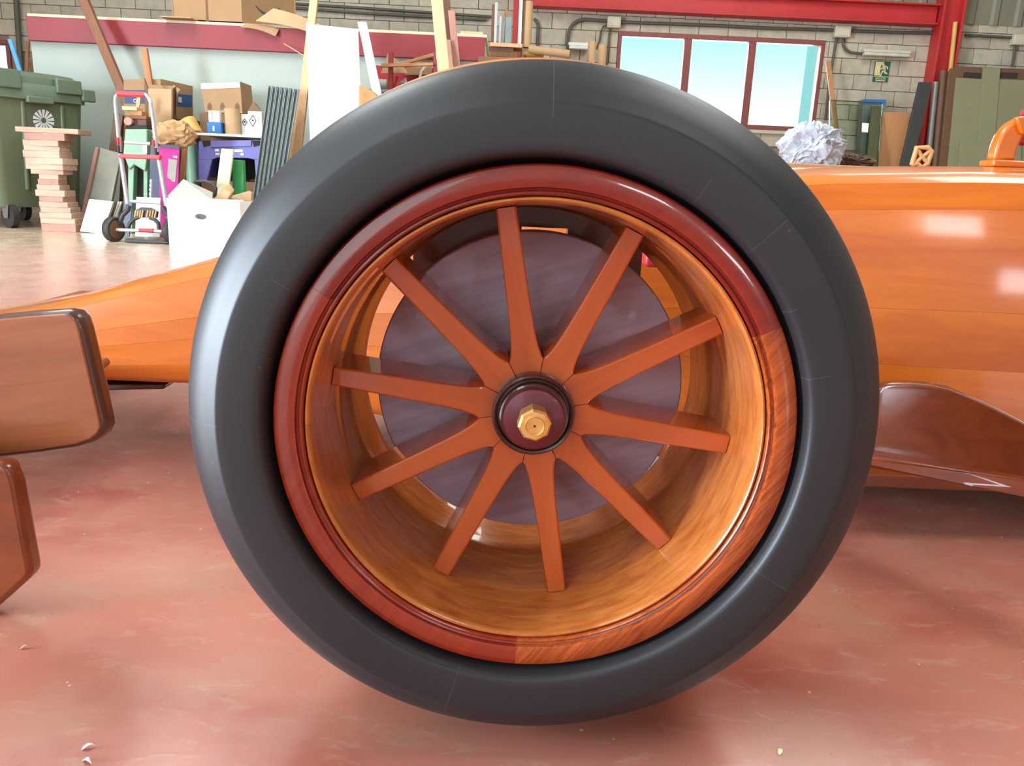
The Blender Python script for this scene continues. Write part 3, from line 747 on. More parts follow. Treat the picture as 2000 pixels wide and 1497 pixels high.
# ---- stack of sawn offcuts
rowsb = [(45, 159, 249, 260, .30), (61, 136, 260, 276, .2), (57, 125, 272, 285, .2), (58, 124, 284, 294, .2), (55, 125, 293, 308, .22), (58, 135, 304, 318, .22), (58, 132, 314, 326, .22), (66, 126, 324, 334, .2), (81, 117, 333, 344, .16), (78, 117, 343, 355, .16), (75, 119, 354, 366, .18), (71, 127, 364, 378, .2), (78, 126, 377, 389, .2), (76, 131, 388, 400, .2), (77, 133, 399, 411, .22), (75, 137, 410, 423, .22), (75, 140, 422, 434, .24), (76, 144, 433, 451, .24)]
YS = 6.62; ztop = at(100, 250, YS).z; nb = len(rowsb)
tot = sum(b[3]-b[2] for b in rowsb); z = 0.
hts = [(b[3]-b[2])/tot*ztop for b in rowsb]
ordw = ['top board', 'second board', 'third board', 'fourth board', 'fifth board', 'sixth board', 'seventh board', 'eighth board', 'ninth board', 'tenth board', 'eleventh board', 'twelfth board', 'thirteenth board', 'fourteenth board', 'fifteenth board', 'sixteenth board', 'seventeenth board', 'bottom board']
for i in range(nb-1, -1, -1):
    xl, xr, _, _, dp = rowsb[i]; a, b = at(xl, 400, YS).x, at(xr, 400, YS).x
    ang = R(random.uniform(-7, 7)) if i else R(6)
    o = MB().box((a, YS, z), (b, YS+dp, z+hts[i]-.0005), rz=ang).build('wood_offcut', random.choice(['offcut', 'offcut', 'offcut', 'pink_plank']) if i else 'offcut', bevel=.002, segs=1)
    T(o, ('pale planed board lying across the top of the offcut stack' if i == 0 else '%s from the top of the sawn wood offcut stack' % ordw[i]) if i < nb-1 else 'bottom board of the sawn wood offcut stack', 'offcut', 'sawn offcuts stacked by the green container')
    z += hts[i]
# ---- boards leaning right of the stack
T(lean([(190, 288), (236, 300)], [(154, 452), (205, 456)], 7.2, 6.95, .03).build('leaning_board', 'grey_board', bevel=.003), 'tall grey melamine board leaning beside the offcut stack', 'board')
T(lean([(186, 287), (192, 288)], [(150, 451), (157, 452)], 7.16, 6.90, .03).build('board_edge_strip', 'pink_plank', bevel=.002), 'pinkish strip leaning against the tall grey board', 'strip')
T(lean([(174, 389), (221, 394)], [(156, 452), (199, 457)], 6.70, 6.62, .02).build('small_white_board', 'white_board', bevel=.002), 'small white panel leaning left of the hand truck', 'board')
for i, (dx, mt, lb) in enumerate([(0, 'dark_board', 'dark board edge beside the small white panel'), (5, 'white_board', 'thin white board beside the small white panel'), (10, 'white_board', 'outermost thin white board next to the truck wheel')]):
    T(lean([(225+dx, 394), (228+dx, 394)], [(206+dx*.7, 452), (210+dx*.7, 452)], 6.78+.04*i, 6.72+.04*i, .02).build('thin_board', mt), lb, 'board')
T(lean([(222, 218), (240, 225)], [(208, 328), (226, 334)], 7.4, 7.3, .03).build('brown_board', 'dark_board', bevel=.003), 'dark brown board leaning behind the hand truck', 'board')
T(lean([(196, 333), (229, 333)], [(184, 400), (216, 400)], 7.35, 7.30, .05).build('cabinet_door', 'tan_plank', bevel=.006), 'framed light brown cabinet door behind the white panel', 'door')
T(plank(242, 230, 232, 400, 6, 7.42, .02, 7.42).build('brown_batten', 'brown_plank', bevel=.002), 'brown batten standing behind the cabinet door', 'batten')
# ---- hand truck
def truck():
    Y = 5.95; root = empty('hand_truck', (at(270, 465, Y).x, Y, 0), 'folding aluminium hand truck with red handle', 'hand truck')
    def tb(pts, r, name, mat, par=root, yo=0., sm=50): return MB().tube([at(x, y, Y+yo+(p[0] if p else 0)) for x, y, *p in pts], r, 12).build(name, mat, par, smooth=sm)
    tb([(234, 297), (229, 240), (225, 200), (226, 188), (232, 183), (240, 182)], .016, 'upright', 'alu')
    tb([(306, 297), (300, 240), (294, 200), (290, 190), (284, 185), (276, 183)], .016, 'upright', 'alu')
    tb([(229, 183), (283, 185)], .022, 'grip', 'red_plastic')
    tb([(235, 300), (249, 398)], .019, 'lower_upright', 'alu'); tb([(309, 304), (329, 425)], .019, 'lower_upright', 'alu')
    for (x, y) in ((233, 276), (302, 280)):
        a = at(x-6, y-8, Y-.03); b = at(x+6, y+8, Y+.03); MB().box((a.x, Y-.035, b.z), (b.x, Y+.035, a.z)).build('joint', 'red_plastic', root, bevel=.01)
    for (x, y) in ((234, 292), (306, 297)):
        a = at(x-6, y-9, Y-.03); b = at(x+6, y+9, Y+.03); MB().box((a.x, Y-.03, b.z), (b.x, Y+.03, a.z)).build('joint_sleeve', 'dark_plastic', root, bevel=.008)
    tb([(244, 278), (294, 281)], .014, 'crossbar', 'alu', yo=-.02)
    a, b = at(231, 301, Y-.04), at(313, 312, Y-.04); MB().prism([at(231, 301, Y-.05), at(312, 303, Y-.05), at(312, 312, Y-.05), at(231, 309, Y-.05)], (0, .05, 0)).build('crossbar', 'red_plastic', root, bevel=.008)
    tb([(255, 393), (314, 397)], .014, 'crossbar', 'alu', yo=-.02)
    # axle, wheels, braces, toe bar
    tb([(226, 449), (336, 453)], .015, 'axle', 'alu', yo=-.06)
    tb([(272, 450), (300, 451)], .017, 'axle_sleeve', 'red_plastic', yo=-.065)
    def wheel(px, py, yo):
        c = at(px, py, Y+yo); rw = c.z if c.z > .05 else .12
        ax = Vector((.94, -.34, 0)).normalized(); e = Vector((.34, .94, 0)).normalized(); n = 28; rings = []
        for (t, r) in ((-.028, .0), (-.028, rw*.72), (-.034, rw*.9), (-.022, rw), (.022, rw), (.034, rw*.9), (.028, rw*.72), (.028, 0.)):
            rings.append((t, r))
        vs = []
        for (t, r) in rings:
            for k in range(n):
                q = 2*math.pi*k/n; vs.append(Vector((c.x, c.y, rw)) + ax*t + e*r*math.cos(q) + Vector((0, 0, r*math.sin(q))))
        fs = [(i*n+k, i*n+(k+1) % n, (i+1)*n+(k+1) % n, (i+1)*n+k) for i in range(len(rings)-1) for k in range(n)]
        w_ = MB().add(vs, fs).build('truck_wheel', 'black_rubber', root, smooth=40)
        vs = []
        for (t, r) in ((.033, .0), (.036, rw*.5), (.030, rw*.74)):
            for k in range(n):
                q = 2*math.pi*k/n; vs.append(Vector((c.x, c.y, rw)) + ax*t + e*r*math.cos(q) + Vector((0, 0, r*math.sin(q))))
        MB().add(vs, [(i*n+k, i*n+(k+1) % n, (i+1)*n+(k+1) % n, (i+1)*n+k) for i in range(2) for k in range(n)]).build('wheel_hub', 'brown_frame', w_, smooth=40)
    wheel(222, 448, -.05); wheel(338, 452, -.05)
    tb([(252, 402), (250, 410), (240, 420), (233, 437)], .02, 'brace_arm', 'dark_plastic', yo=-.03)
    tb([(318, 404), (322, 412), (331, 424), (334, 440)], .02, 'brace_arm', 'dark_plastic', yo=-.03)
    tb([(248, 448), (254, 436), (262, 428), (272, 424)], .016, 'leg_arch', 'dark_plastic', yo=-.05)
    tb([(311, 450), (309, 436), (302, 429), (292, 425)], .016, 'leg_arch', 'dark_plastic', yo=-.05)
    for x0, x1 in ((262, 280), (285, 306)):
        for k in range(4):
            x = x0+(x1-x0)*(k+.5)/4; tb([(x-1, 426), (x+1.5, 411)], .007, 'louvre', 'cardboard_light', yo=-.055, sm=30)
    MB().prism([at(260, 413, Y-.045), at(275, 405, Y-.045), at(295, 406, Y-.045), at(309, 414, Y-.045), at(307, 426, Y-.045), at(284, 425, Y-.045), at(260, 427, Y-.045)], (0, .02, 0)).build('fold_plate', 'dark_plastic', root, bevel=.006)
    q0, q1 = at(243, 468, Y-.1), at(330, 472, Y-.1)
    MB().box((q0.x, Y-.10, 0.001), (q1.x, Y-.02, .03)).build('toe_bar', 'dark_plastic', root, bevel=.008)
truck()
# ---- white cardboard box in front
def white_box():
    Y = 5.62; A = at(331, 482, Y); B = at(472, 489, Y-.12); A.z = B.z = 0
    dirx = (B-A).normalized(); dy = Vector((-dirx.y, dirx.x, 0)); hgt = at(331, 387, Y).z; dep = .42; wd = (B-A).length
    root = empty('white_box', ((A.x+B.x)/2, Y+.2, 0), 'open white cardboard box with an oval hand hole', 'box')
    t = .012
    def pt(u, v, z): return A+dirx*u+dy*v+Vector((0, 0, z))
    # front with the hand hole: frame of quads around an oval
    uc, zc, ru, rz_ = wd*.46, hgt*.66, .05, .022; n = 24; vs = []
    out = []
    for k in range(n):
        a = 2*math.pi*k/n; c_, s_ = math.cos(a), math.sin(a)
        e = (abs(c_)**2.2+abs(s_)**2.2)**(-1/2.2)
        vs.append((uc+ru*c_*e, zc+rz_*s_*e))
        sc_ = min(((wd-uc) if c_ > 0 else uc)/max(abs(c_), 1e-6), ((hgt-zc) if s_ > 0 else zc)/max(abs(s_), 1e-6)); out.append((uc+c_*sc_, zc+s_*sc_))
    # snap outer loop to the rectangle corners
    for (cu, cz) in ((0, 0), (wd, 0), (wd, hgt), (0, hgt)):
        i = min(range(n), key=lambda k: (out[k][0]-cu)**2+(out[k][1]-cz)**2); out[i] = (cu, cz)
    ring = [pt(u, 0, z) for u, z in vs]+[pt(u, 0, z) for u, z in out]+[pt(u, t, z) for u, z in vs]+[pt(u, t, z) for u, z in out]
    fs = []
    for k in range(n):
        j = (k+1) % n; fs += [(k, j, n+j, n+k), (2*n+k, 3*n+k, 3*n+j, 2*n+j), (k, 2*n+k, 2*n+j, j), (n+k, n+j, 3*n+j, 3*n+k)]
    MB().add(ring, fs).build('front_panel', 'white_carton', root)
    def panel(u0, u1, v0, v1, z0, z1, nm):
        MB().prism([pt(u0, v0, z0), pt(u1, v0, z0), pt(u1, v1, z0), pt(u0, v1, z0)], (0, 0, z1-z0)).build(nm, 'white_carton', root)
    panel(0, t, t, dep, 0, hgt, 'side_panel'); panel(wd-t, wd, t, dep, 0, hgt, 'side_panel'); panel(t, wd-t, dep-t, dep, 0, hgt, 'back_panel'); panel(t, wd-t, t, dep-t, .001, .012, 'bottom_panel')
    MB().prism([at(327, 383, Y+.1), at(358, 350, Y+.3), at(415, 376, Y+.2), at(414, 391, Y+.02), at(331, 388, Y+.02)], (0, .008, 0)).build('flap', 'grey_board', root)
    MB().prism([at(331, 386, Y+.004), at(470, 396, Y-.11), at(476, 391, Y+.1), at(420, 390, Y+.12)], (0, 0, -.006)).build('flap', 'white_carton', root)
white_box()
YB = 5.75
T(pp([(418, 391, YB+.05), (434, 363, YB+.15), (449, 360, YB+.2), (457, 372, YB+.2), (442, 392, YB+.05)], YB, .02).build('cardboard_scrap', 'cardboard_light', bevel=.003), 'folded tan cardboard scrap sticking out of the white box', 'cardboard')
T(pp([(446, 392), (455, 382), (486, 373), (492, 376), (490, 394)], YB+.12, .03).build('crumpled_paper', 'kraft_paper', bevel=.004), 'crumpled tan paper at the right of the white box', 'paper')
T(lean([(432, 290), (456, 292)], [(409, 470), (433, 471)], 6.16, 6.1, .03).build('beige_panel', 'beige_board', bevel=.004), 'narrow beige panel standing behind the white box', 'panel')
T(lean([(453, 312), (474, 313)], [(456, 471), (480, 472)], 6.24, 6.2, .07).build('green_carton', 'green_block', bevel=.004), 'bright green carton standing behind the white box', 'carton')
mb = MB(); mb.tube([at(375, 378, 6.0), at(376, 362, 6.0), at(384, 354, 6.0), at(400, 354, 6.0), at(415, 358, 6.0), at(422, 368, 6.0), at(420, 385, 6.0)], .014, 10)
T(mb.build('bent_handle', 'dark_plastic', smooth=50), 'dark bent handle rising behind the white box', 'handle')
# ---- purple crate on a carton, with shelf board above
YC = 6.9
q0, q1 = at(392, 352, YC), at(508, 352, YC)
T(MB().box((q0.x, YC, 0), (q1.x, YC+.42, q0.z)).build('base_carton', 'cardboard_dark', bevel=.006), 'dark brown carton under the purple crate', 'carton')
def crate():
    root = empty('purple_crate', (q0.x+.3, YC+.2, q0.z), 'purple plastic crate with a dark trapezoid front opening', 'crate')
    zb = q0.z+.001
    def lvl(x, y): v = at(x, y, YC); v.z = max(v.z, zb); return v
    mb = MB()
    mb.prism([lvl(388, 276), lvl(512, 273), lvl(509, 312), lvl(497, 312), lvl(484, 309), lvl(424, 308), lvl(414, 312), lvl(387, 312)], (0, .03, 0))
    mb.prism([lvl(387, 312), lvl(414, 312), lvl(404, 352), lvl(388, 352)], (0, .03, 0)); mb.prism([lvl(497, 312), lvl(509, 312), lvl(507, 352), lvl(500, 352)], (0, .03, 0))
    mb.build('front', 'purple_plastic', root, bevel=.004)
    a, b = lvl(388, 276), lvl(511, 352)
    MB().box((a.x, YC+.03, b.z), (a.x+.03, YC+.42, a.z)).build('side', 'purple_plastic', root); MB().box((b.x-.03, YC+.03, b.z), (b.x, YC+.42, a.z)).build('side', 'purple_plastic', root)
    MB().box((a.x+.03, YC+.39, b.z), (b.x-.03, YC+.42, a.z)).build('back', 'dark_gap', root)
    MB().prism([lvl(412, 275), lvl(492, 274), lvl(491, 286), lvl(412, 288)], (0, -.012, 0)).build('label_plate', 'purple_plastic', root, bevel=.003)
    for x0, x1, y0, y1 in ((420, 428, 291, 296), (421, 429, 299, 303), (457, 474, 292, 297), (470, 476, 299, 304)):
        MB().prism([lvl(x0, y0), lvl(x1, y0), lvl(x1, y1), lvl(x0, y1)], (0, -.003, 0)).build('print_mark', 'white_carton', root)
    for x0, x1 in ((395, 411), (493, 508)):
        MB().prism([lvl(x0, 275), lvl(x1, 275), lvl(x1, 284), lvl(x0+3, 287)], (0, -.004, 0)).build('grip_recess', 'dark_gap', root)
crate()
zs = at(450, 272, YC).z+.022
a, b = at(386, 268, YC), at(514, 268, YC)
T(MB().box((a.x, YC-.03, zs), (b.x, YC+.45, zs+.022)).build('shelf_board', 'white_board', bevel=.002), 'pale board laid over the purple crate', 'board')
zt = zs+.0225
def stand(name, x0, x1, ytop, Y, dep, mat, label, cat, z0=None, bevel=.003):
    z0 = zt if z0 is None else z0
    a, b = at(x0, ytop, Y), at(x1, ytop, Y)
    return T(MB().box((a.x, Y, z0), (b.x, Y+dep, a.z)).build(name, mat, bevel=bevel), label, cat)
YQ = YC+.04
bb = stand('blue_carton', 404, 431, 238, YQ, .10, 'blue_card', 'small blue carton on the board above the purple crate', 'carton')
c0 = at(417, 246, YQ); MB().box((c0.x-.012, YQ-.002, c0.z-.05), (c0.x+.012, YQ, c0.z+.01)).build('carton_print', 'white_carton', bb) if False else None
def child_box(par, x0, y0, x1, y1, Y, mat, name='print_mark'):
    a, b = at(x0, y0, Y), at(x1, y1, Y); return MB().box((a.x, Y, b.z), (b.x, Y+.002, a.z)).build(name, mat, par)
child_box(bb, 415, 246, 419, 256, YQ-.0025, 'white_carton'); child_box(bb, 412, 258, 423, 261, YQ-.0025, 'slate_card')
zbb = at(404, 238, YQ).z+.001
wc = T(MB().box((at(407, 230, YQ).x, YQ+.005, zbb), (at(428, 230, YQ).x, YQ+.09, at(407, 216, YQ).z)).build('white_carton', 'white_carton', bevel=.002), 'small white printed carton on top of the blue carton', 'carton')
child_box(wc, 413, 217, 414.5, 234, YQ+.002, 'print_dark'); child_box(wc, 418, 221, 425, 223, YQ+.002, 'grey_board'); child_box(wc, 418, 227, 425, 229, YQ+.002, 'grey_board')
tc0 = at(454, 240, YQ+.1); tt = at(454, 213, YQ+.1).z
mb = MB(); rT = (at(469, 240, YQ+.1).x-at(439, 240, YQ+.1).x)/2
vs = []; n = 32
for (r, z) in ((rT, zt), (rT, tt), (rT-.012, tt), (rT-.012, zt)):
    for k in range(n): vs.append((tc0.x+r*math.cos(2*math.pi*k/n), tc0.y+r*math.sin(2*math.pi*k/n), z))
mb.add(vs, [(i*n+k, i*n+(k+1) % n, ((i+1) % 4)*n+(k+1) % n, ((i+1) % 4)*n+k) for i in range(4) for k in range(n)])
T(mb.build('cardboard_tube', 'cardboard_light', smooth=40), 'wide cardboard tube standing on the board above the purple crate', 'tube')
def diamond(par, xc, yc, w_, h_, Y):
    pts = [(xc, yc-h_), (xc+w_, yc), (xc, yc+h_), (xc-w_, yc)]
    for i in range(4):
        p, q = pts[i], pts[(i+1) % 4]
        A_, B_ = at(*p, Y), at(*q, Y); d = (B_-A_).normalized(); nn = Vector((-d.z, 0, d.x))*.003
        MB().prism([A_+nn, B_+nn, B_-nn, A_-nn], (0, .002, 0)).build('diamond_line', 'print_dark', par)
    child_box(par, xc-2, yc-2.5, xc+2, yc+1, Y, 'print_dark', 'diamond_symbol')
wb = stand('white_diamond_carton', 484, 511, 217, YQ, .09, 'white_carton', 'tall white carton with a diamond symbol and brown flap', 'carton')
diamond(wb, 493.5, 236, 6.5, 11, YQ-.0025)
for y in (231, 235, 239): child_box(wb, 503, y, 507, y+1.5, YQ-.0025, 'grey_board')
MB().prism([at(484, 217, YQ+.08), at(494, 199, YQ+.16), at(502, 203, YQ+.16), at(510, 217, YQ+.08)], (0, .004, 0)).build('flap', 'cardboard_dark', wb)
wb2 = stand('white_symbol_carton', 470, 488, 223, YQ+.14, .09, 'white_carton', 'shorter white carton half hidden behind the diamond carton', 'carton')
diamond(wb2, 478, 239, 5, 7, YQ+.1375)
# yellow-sided tape roll
mb = MB(); c0 = at(366, 236, YC+.12); c1 = at(377, 258, YC+.09); ax = (c1-c0).normalized()
rr_ = 16*(YC-CAM.y)/F_PX*1.0
u = ax.orthogonal().normalized(); v_ = ax.cross(u); vs = []
for (r, t) in ((rr_*.95, 0), (rr_, .1), (rr_*1.05, .17), (rr_*.75, .17), (rr_*.7, 0)):
    for k in range(28): vs.append(c0+ax*t*.9+u*r*math.cos(2*math.pi*k/28)+v_*r*math.sin(2*math.pi*k/28))
mb.add(vs, [(i*28+k, i*28+(k+1) % 28, ((i+1) % 5)*28+(k+1) % 28, ((i+1) % 5)*28+k) for i in range(5) for k in range(28)])
T(mb.build('tape_roll', 'yellow_roll', smooth=40), 'tilted yellowish packing tape roll beside the blue carton', 'tape roll')
# brown box standing behind
YD = 7.35
zsup = at(430, 222, YD).z
T(MB().box((at(393, 300, YD).x, YD, 0), (at(487, 300, YD).x, YD+.4, zsup)).build('tall_carton', 'cardboard_dark', bevel=.006), 'tall dark carton behind the cartons on the crate', 'carton')
def brown_box():
    root = empty('brown_box', (at(440, 220, YD).x, YD+.2, zsup+.001), 'worn brown cardboard box with shiny tape along the top', 'box')
    zz = lambda v: Vector((v.x, v.y, max(v.z, zsup+.001)))
    f = [zz(at(391, 162, YD)), zz(at(469, 159, YD)), zz(at(474, 222, YD)), zz(at(400, 220, YD))]
    MB().prism(f, (0, .35, 0)).build('carton_body', 'cardboard', root, bevel=.004)
    MB().prism([zz(at(469, 160, YD+.01)), zz(at(484, 170, YD+.3)), zz(at(485, 219, YD+.3)), zz(at(474.5, 222, YD+.01))], (.004, 0, 0)).build('side_flap', 'cardboard', root)
    MB().prism([at(392, 163, YD-.003), at(468, 160, YD-.003), at(469, 171, YD-.003), at(393, 174, YD-.003)], (0, .002, 0)).build('tape', 'alu', root)
    MB().prism([at(420, 164, YD-.006), at(432, 164, YD-.006), at(432, 171, YD-.006), at(420, 171, YD-.006)], (0, .002, 0)).build('address_label', 'white_carton', root)
    for x in (409, 434, 463): MB().prism([zz(at(x-4, 206, YD-.004)), zz(at(x, 200, YD-.004)), zz(at(x+4, 206, YD-.004)), zz(at(x+4, 214, YD-.004)), zz(at(x-4, 214, YD-.004))], (0, .002, 0)).build('cut_mark', 'cardboard_dark', root)
brown_box()
# ---- blue-striped cartons and the tall tan box
YE = 7.45
zE = at(300, 230, YE).z
T(MB().box((at(240, 300, YE).x, YE, 0), (at(376, 300, YE).x, YE+.45, zE)).build('support_carton', 'cardboard_dark', bevel=.006), 'dark carton stack base behind the green machine', 'carton')
def striped():
    root = empty('striped_carton', (at(310, 225, YE).x, YE+.2, zE+.001), 'brown carton with a dark blue band around it', 'carton')
    zz = lambda v: Vector((v.x, v.y, max(v.z, zE+.001)))
    MB().prism([zz(at(241, 155, YE)), zz(at(314, 154, YE)), zz(at(314, 232, YE)), zz(at(243, 232, YE))], (0, .3, 0)).build('carton_body', 'cardboard', root, bevel=.004)
    MB().prism([zz(at(314.5, 154, YE)), zz(at(375, 168, YE+.28)), zz(at(376, 232, YE+.28)), zz(at(314.5, 232, YE))], (0, .02, 0)).build('carton_side', 'cardboard', root, bevel=.002)
    MB().prism([at(242, 176, YE-.003), at(313, 176, YE-.003), at(313, 202, YE-.003), at(243, 202, YE-.003)], (0, .002, 0)).build('blue_band', 'blue_stripe', root)
    MB().prism([at(315, 180, YE-.004), at(375, 186, YE+.275), at(375, 210, YE+.275), at(315, 204, YE-.004)], (0, .003, 0)).build('blue_band', 'blue_stripe', root)
    MB().prism([at(348, 189, YE+.14), at(355, 190, YE+.17), at(355, 201, YE+.17), at(348, 200, YE+.14)], (0, .003, 0)).build('address_label', 'grey_board', root)
    mb = MB(); c_ = at(264, 197, YE-.006); pts = [c_+Vector((.015*math.cos(2*math.pi*k/16), 0, .015*math.sin(2*math.pi*k/16))) for k in range(17)]
    mb.tube(pts, .003, 6, cap=False).build('ring_print', 'white_carton', root)
striped()
YF = 7.15
zF = at(300, 254, YF).z
T(MB().box((at(287, 300, YF).x, YF-.02, 0), (at(345, 300, YF).x, YF+.22, zF)).build('plinth_carton', 'cardboard_dark', bevel=.006), 'carton under the tall tan box', 'carton')
def tall():
    root = empty('tall_tan_box', (at(315, 250, YF).x, YF+.1, zF+.001), 'tall open tan cardboard box standing behind the hand truck', 'box')
    zz = lambda v: Vector((v.x, v.y, max(v.z, zF+.001)))
    MB().prism([zz(at(289, 173, YF)), zz(at(335, 174, YF)), zz(at(335, 254, YF)), zz(at(291, 254, YF))], (0, .02, 0)).build('front_panel', 'cardboard_light', root, bevel=.003)
    MB().prism([zz(at(335.5, 174, YF)), zz(at(343, 168, YF+.2)), zz(at(343, 252, YF+.2)), zz(at(335.5, 254, YF))], (.01, 0, 0)).build('side_panel', 'cardboard_dark', root)
    MB().prism([zz(at(287, 165, YF+.2)), zz(at(343, 168, YF+.2)), zz(at(343, 250, YF+.2)), zz(at(287, 250, YF+.2))], (0, .02, 0)).build('back_panel', 'cardboard', root)
    MB().prism([zz(at(282, 153, YF+.02)), zz(at(289, 173, YF+.02)), zz(at(291, 250, YF+.02)), zz(at(284, 250, YF+.02))], (0, .02, 0)).build('side_flap', 'cardboard_dark', root)
    MB().prism([at(338, 166, YF+.21), at(352, 175, YF+.1), at(347, 182, YF+.09), at(343, 228, YF+.1), at(340, 228, YF+.12), at(342, 180, YF+.15)], (0, .006, 0)).build('loose_flap', 'cardboard_light', root)
tall()
# ---- packing paper, magenta box
def crumple(name, cx, cz, Y, rx, ry, rz, mat, label, cat, seed=1, sub=4, amp=.28, freq=3.2, pts=None, floor_z=None):
    from mathutils import noise as mn
    bm = bmesh.new(); bmesh.ops.create_icosphere(bm, subdivisions=sub, radius=1)
    mb = MB(); vs = []
    for v in bm.verts:
        d = v.co.normalized(); p_ = d*freq + Vector((seed*7.1, seed*3.3, seed))
        wv = Vector((mn.noise(p_*.9+Vector((5, 1, 2))), mn.noise(p_*.9+Vector((1, 9, 4))), mn.noise(p_*.9+Vector((7, 2, 8)))))*.7
        c1 = max(0., 1-3.2*abs(mn.noise((p_+wv)*.9))); c2 = max(0., 1-3.2*abs(mn.noise((p_+wv)*1.9+Vector((3, 3, 3))))); c3 = max(0., 1-3.2*abs(mn.noise((p_+wv)*4+Vector((8, 1, 5)))))
        k = .84 + amp*.6*mn.noise(p_*.8) + amp*(.50*c1 + .30*c2 + .14*c3)
        q = Vector((cx+d.x*rx*k, Y+d.y*ry*k, cz+d.z*rz*k))
        if floor_z is not None and q.z < floor_z: q.z = floor_z
        vs.append(q)
    fs = [tuple(v.index for v in f.verts) for f in bm.faces]; bm.free()
    return T(mb.add(vs, fs).build(name, mat, smooth=28), label, cat)
YM = 6.45
zM = at(325, 284, YM).z
def magenta():
    root = empty('magenta_box', (at(322, 440, YM).x, YM+.1, 0), 'tall magenta cardboard box with a dark slate side panel', 'box')
    zz = lambda v: v if v.z > 0.002 else Vector((v.x, v.y, .002))
    MB().prism([zz(at(311, 286, YM)), zz(at(350, 290, YM+.05)), zz(at(344, 460, YM+.05)), zz(at(311, 460, YM))], (0, .02, 0)).build('front_panel', 'magenta', root, bevel=.002)
    MB().prism([zz(at(311, 286, YM)), zz(at(294, 282, YM+.2)), zz(at(289, 460, YM+.2)), zz(at(311, 460, YM))], (0, .02, 0)).build('side_panel', 'slate_card', root, bevel=.002)
    MB().prism([zz(at(312, 279, YM+.2)), zz(at(349, 283, YM+.24)), zz(at(344, 460, YM+.24)), zz(at(312, 460, YM+.2))], (0, .02, 0)).build('back_panel', 'slate_card', root)
    MB().prism([at(329, 310, YM+.020), at(346, 313, YM+.040), at(342, 356, YM+.040), at(326, 352, YM+.020)], (0, .003, 0)).build('white_label', 'grey_board', root)
    MB().prism([at(312, 287, YM-.004), at(350, 291, YM+.045), at(350, 285, YM+.045), at(312, 281, YM-.004)], (0, .003, 0)).build('tape', 'slate_card', root)
    for y in (304, ): MB().prism([at(338, y, YM+.03), at(346, y+1, YM+.04), at(346, y+5, YM+.04), at(338, y+4, YM+.03)], (0, .003, 0)).build('print_mark', 'white_carton', root)
    for k in range(5):
        c_ = at(295.5-.4*k, 354+8.5*k, YM+.155); pts = [c_+Vector((.016*math.cos(2*math.pi*j/14), 0, .018*math.sin(2*math.pi*j/14))) for j in range(14)]
        MB().prism(pts, (0, .003, 0)).build('round_print', 'white_carton', root)
magenta()
ca = at(338, 264, YM+.1)
crumple('packing_paper', ca.x, ca.z+.005, YM+.12, .17, .11, .115, 'kraft_paper', 'crumpled brown packing paper heaped on the magenta box', 'packing paper', 3, amp=.45, freq=1.15)
# ---- green machine and wood pieces in front of the striped carton
YG = 6.75
def machine():
    root = empty('green_machine', (at(268, 400, YG).x, YG+.1, 0), 'pale green machine housing standing behind the hand truck', 'machine')
    zz = lambda v: v if v.z > 0.002 else Vector((v.x, v.y, .002))
    MB().prism([at(244, 252, YG), at(287, 252, YG), at(288, 306, YG), at(284, 336, YG), at(262, 322, YG), at(252, 332, YG), at(240, 300, YG)], (0, .25, 0)).build('housing', 'machine_green', root, bevel=.01)
    MB().prism([at(246, 245, YG+.02), at(286, 245, YG+.02), at(287, 251, YG+.02), at(245, 251, YG+.02)], (0, .2, 0)).build('top_slot', 'dark_gap', root)
    MB().prism([zz(at(250, 322, YG+.02)), zz(at(262, 322, YG+.02)), zz(at(258, 460, YG+.02)), zz(at(250, 460, YG+.02))], (0, .2, 0)).build('leg', 'machine_green', root, bevel=.006)
    MB().prism([zz(at(280, 330, YG+.02)), zz(at(288, 330, YG+.02)), zz(at(288, 460, YG+.02)), zz(at(280, 460, YG+.02))], (0, .2, 0)).build('leg', 'machine_green', root, bevel=.006)
    MB().prism([at(262, 324, YG+.1), at(281, 324, YG+.1), at(281, 384, YG+.1), at(262, 384, YG+.1)], (0, .1, 0)).build('motor_cover', 'dark_gap', root)
    MB().prism([at(278, 284, YG-.004), at(287, 284, YG-.004), at(287, 300, YG-.004), at(279, 300, YG-.004)], (0, .003, 0)).build('label_plate', 'white_carton', root)
machine()
yq = YG-.0
def lump(x0, y0, x1, y1, Y, dep, mat, name, label, cat):
    a, b = at(x0, y0, Y), at(x1, y1, Y); return T(MB().box((a.x, Y, b.z), (b.x, Y+dep, a.z)).build(name, mat, bevel=.003), label, cat)
zg = at(265, 245, YG+.02).z + .001
def on(x0, x1, z0, z1, Y, dep, mat, name, label, cat, rz=0):
    a, b = at(x0, 240, Y), at(x1, 240, Y); return T(MB().box((a.x, Y, z0), (b.x, Y+dep, z1), rz=rz).build(name, mat, bevel=.003), label, cat)
on(247, 286, zg, zg+.055, YG+.05, .15, 'dark_board', 'wood_block', 'dark wood block on top of the green machine', 'block')
on(244, 284, zg+.056, zg+.085, YG+.04, .16, 'brown_plank', 'wood_block', 'flat brown block above the dark wood block', 'block', .1)
on(256, 280, zg+.086, zg+.125, YG+.05, .12, 'tan_plank', 'wood_block', 'short tan block stacked on the flat brown block', 'block', -.1)
on(240, 268, zg+.126, zg+.160, YG+.03, .14, 'pale_plank', 'wood_block', 'pale block topping the pile on the green machine', 'block', .05)
ds = at(258, 237, YG+.02)
mb = MB(); mb.tube([Vector((ds.x-.03, YG+.0, zg+.03)), Vector((ds.x-.03, YG+.045, zg+.03))], .035, 20)
T(mb.build('wood_disc', 'pink_plank', smooth=40), 'round pink wooden disc leaning on the green machine pile', 'disc')
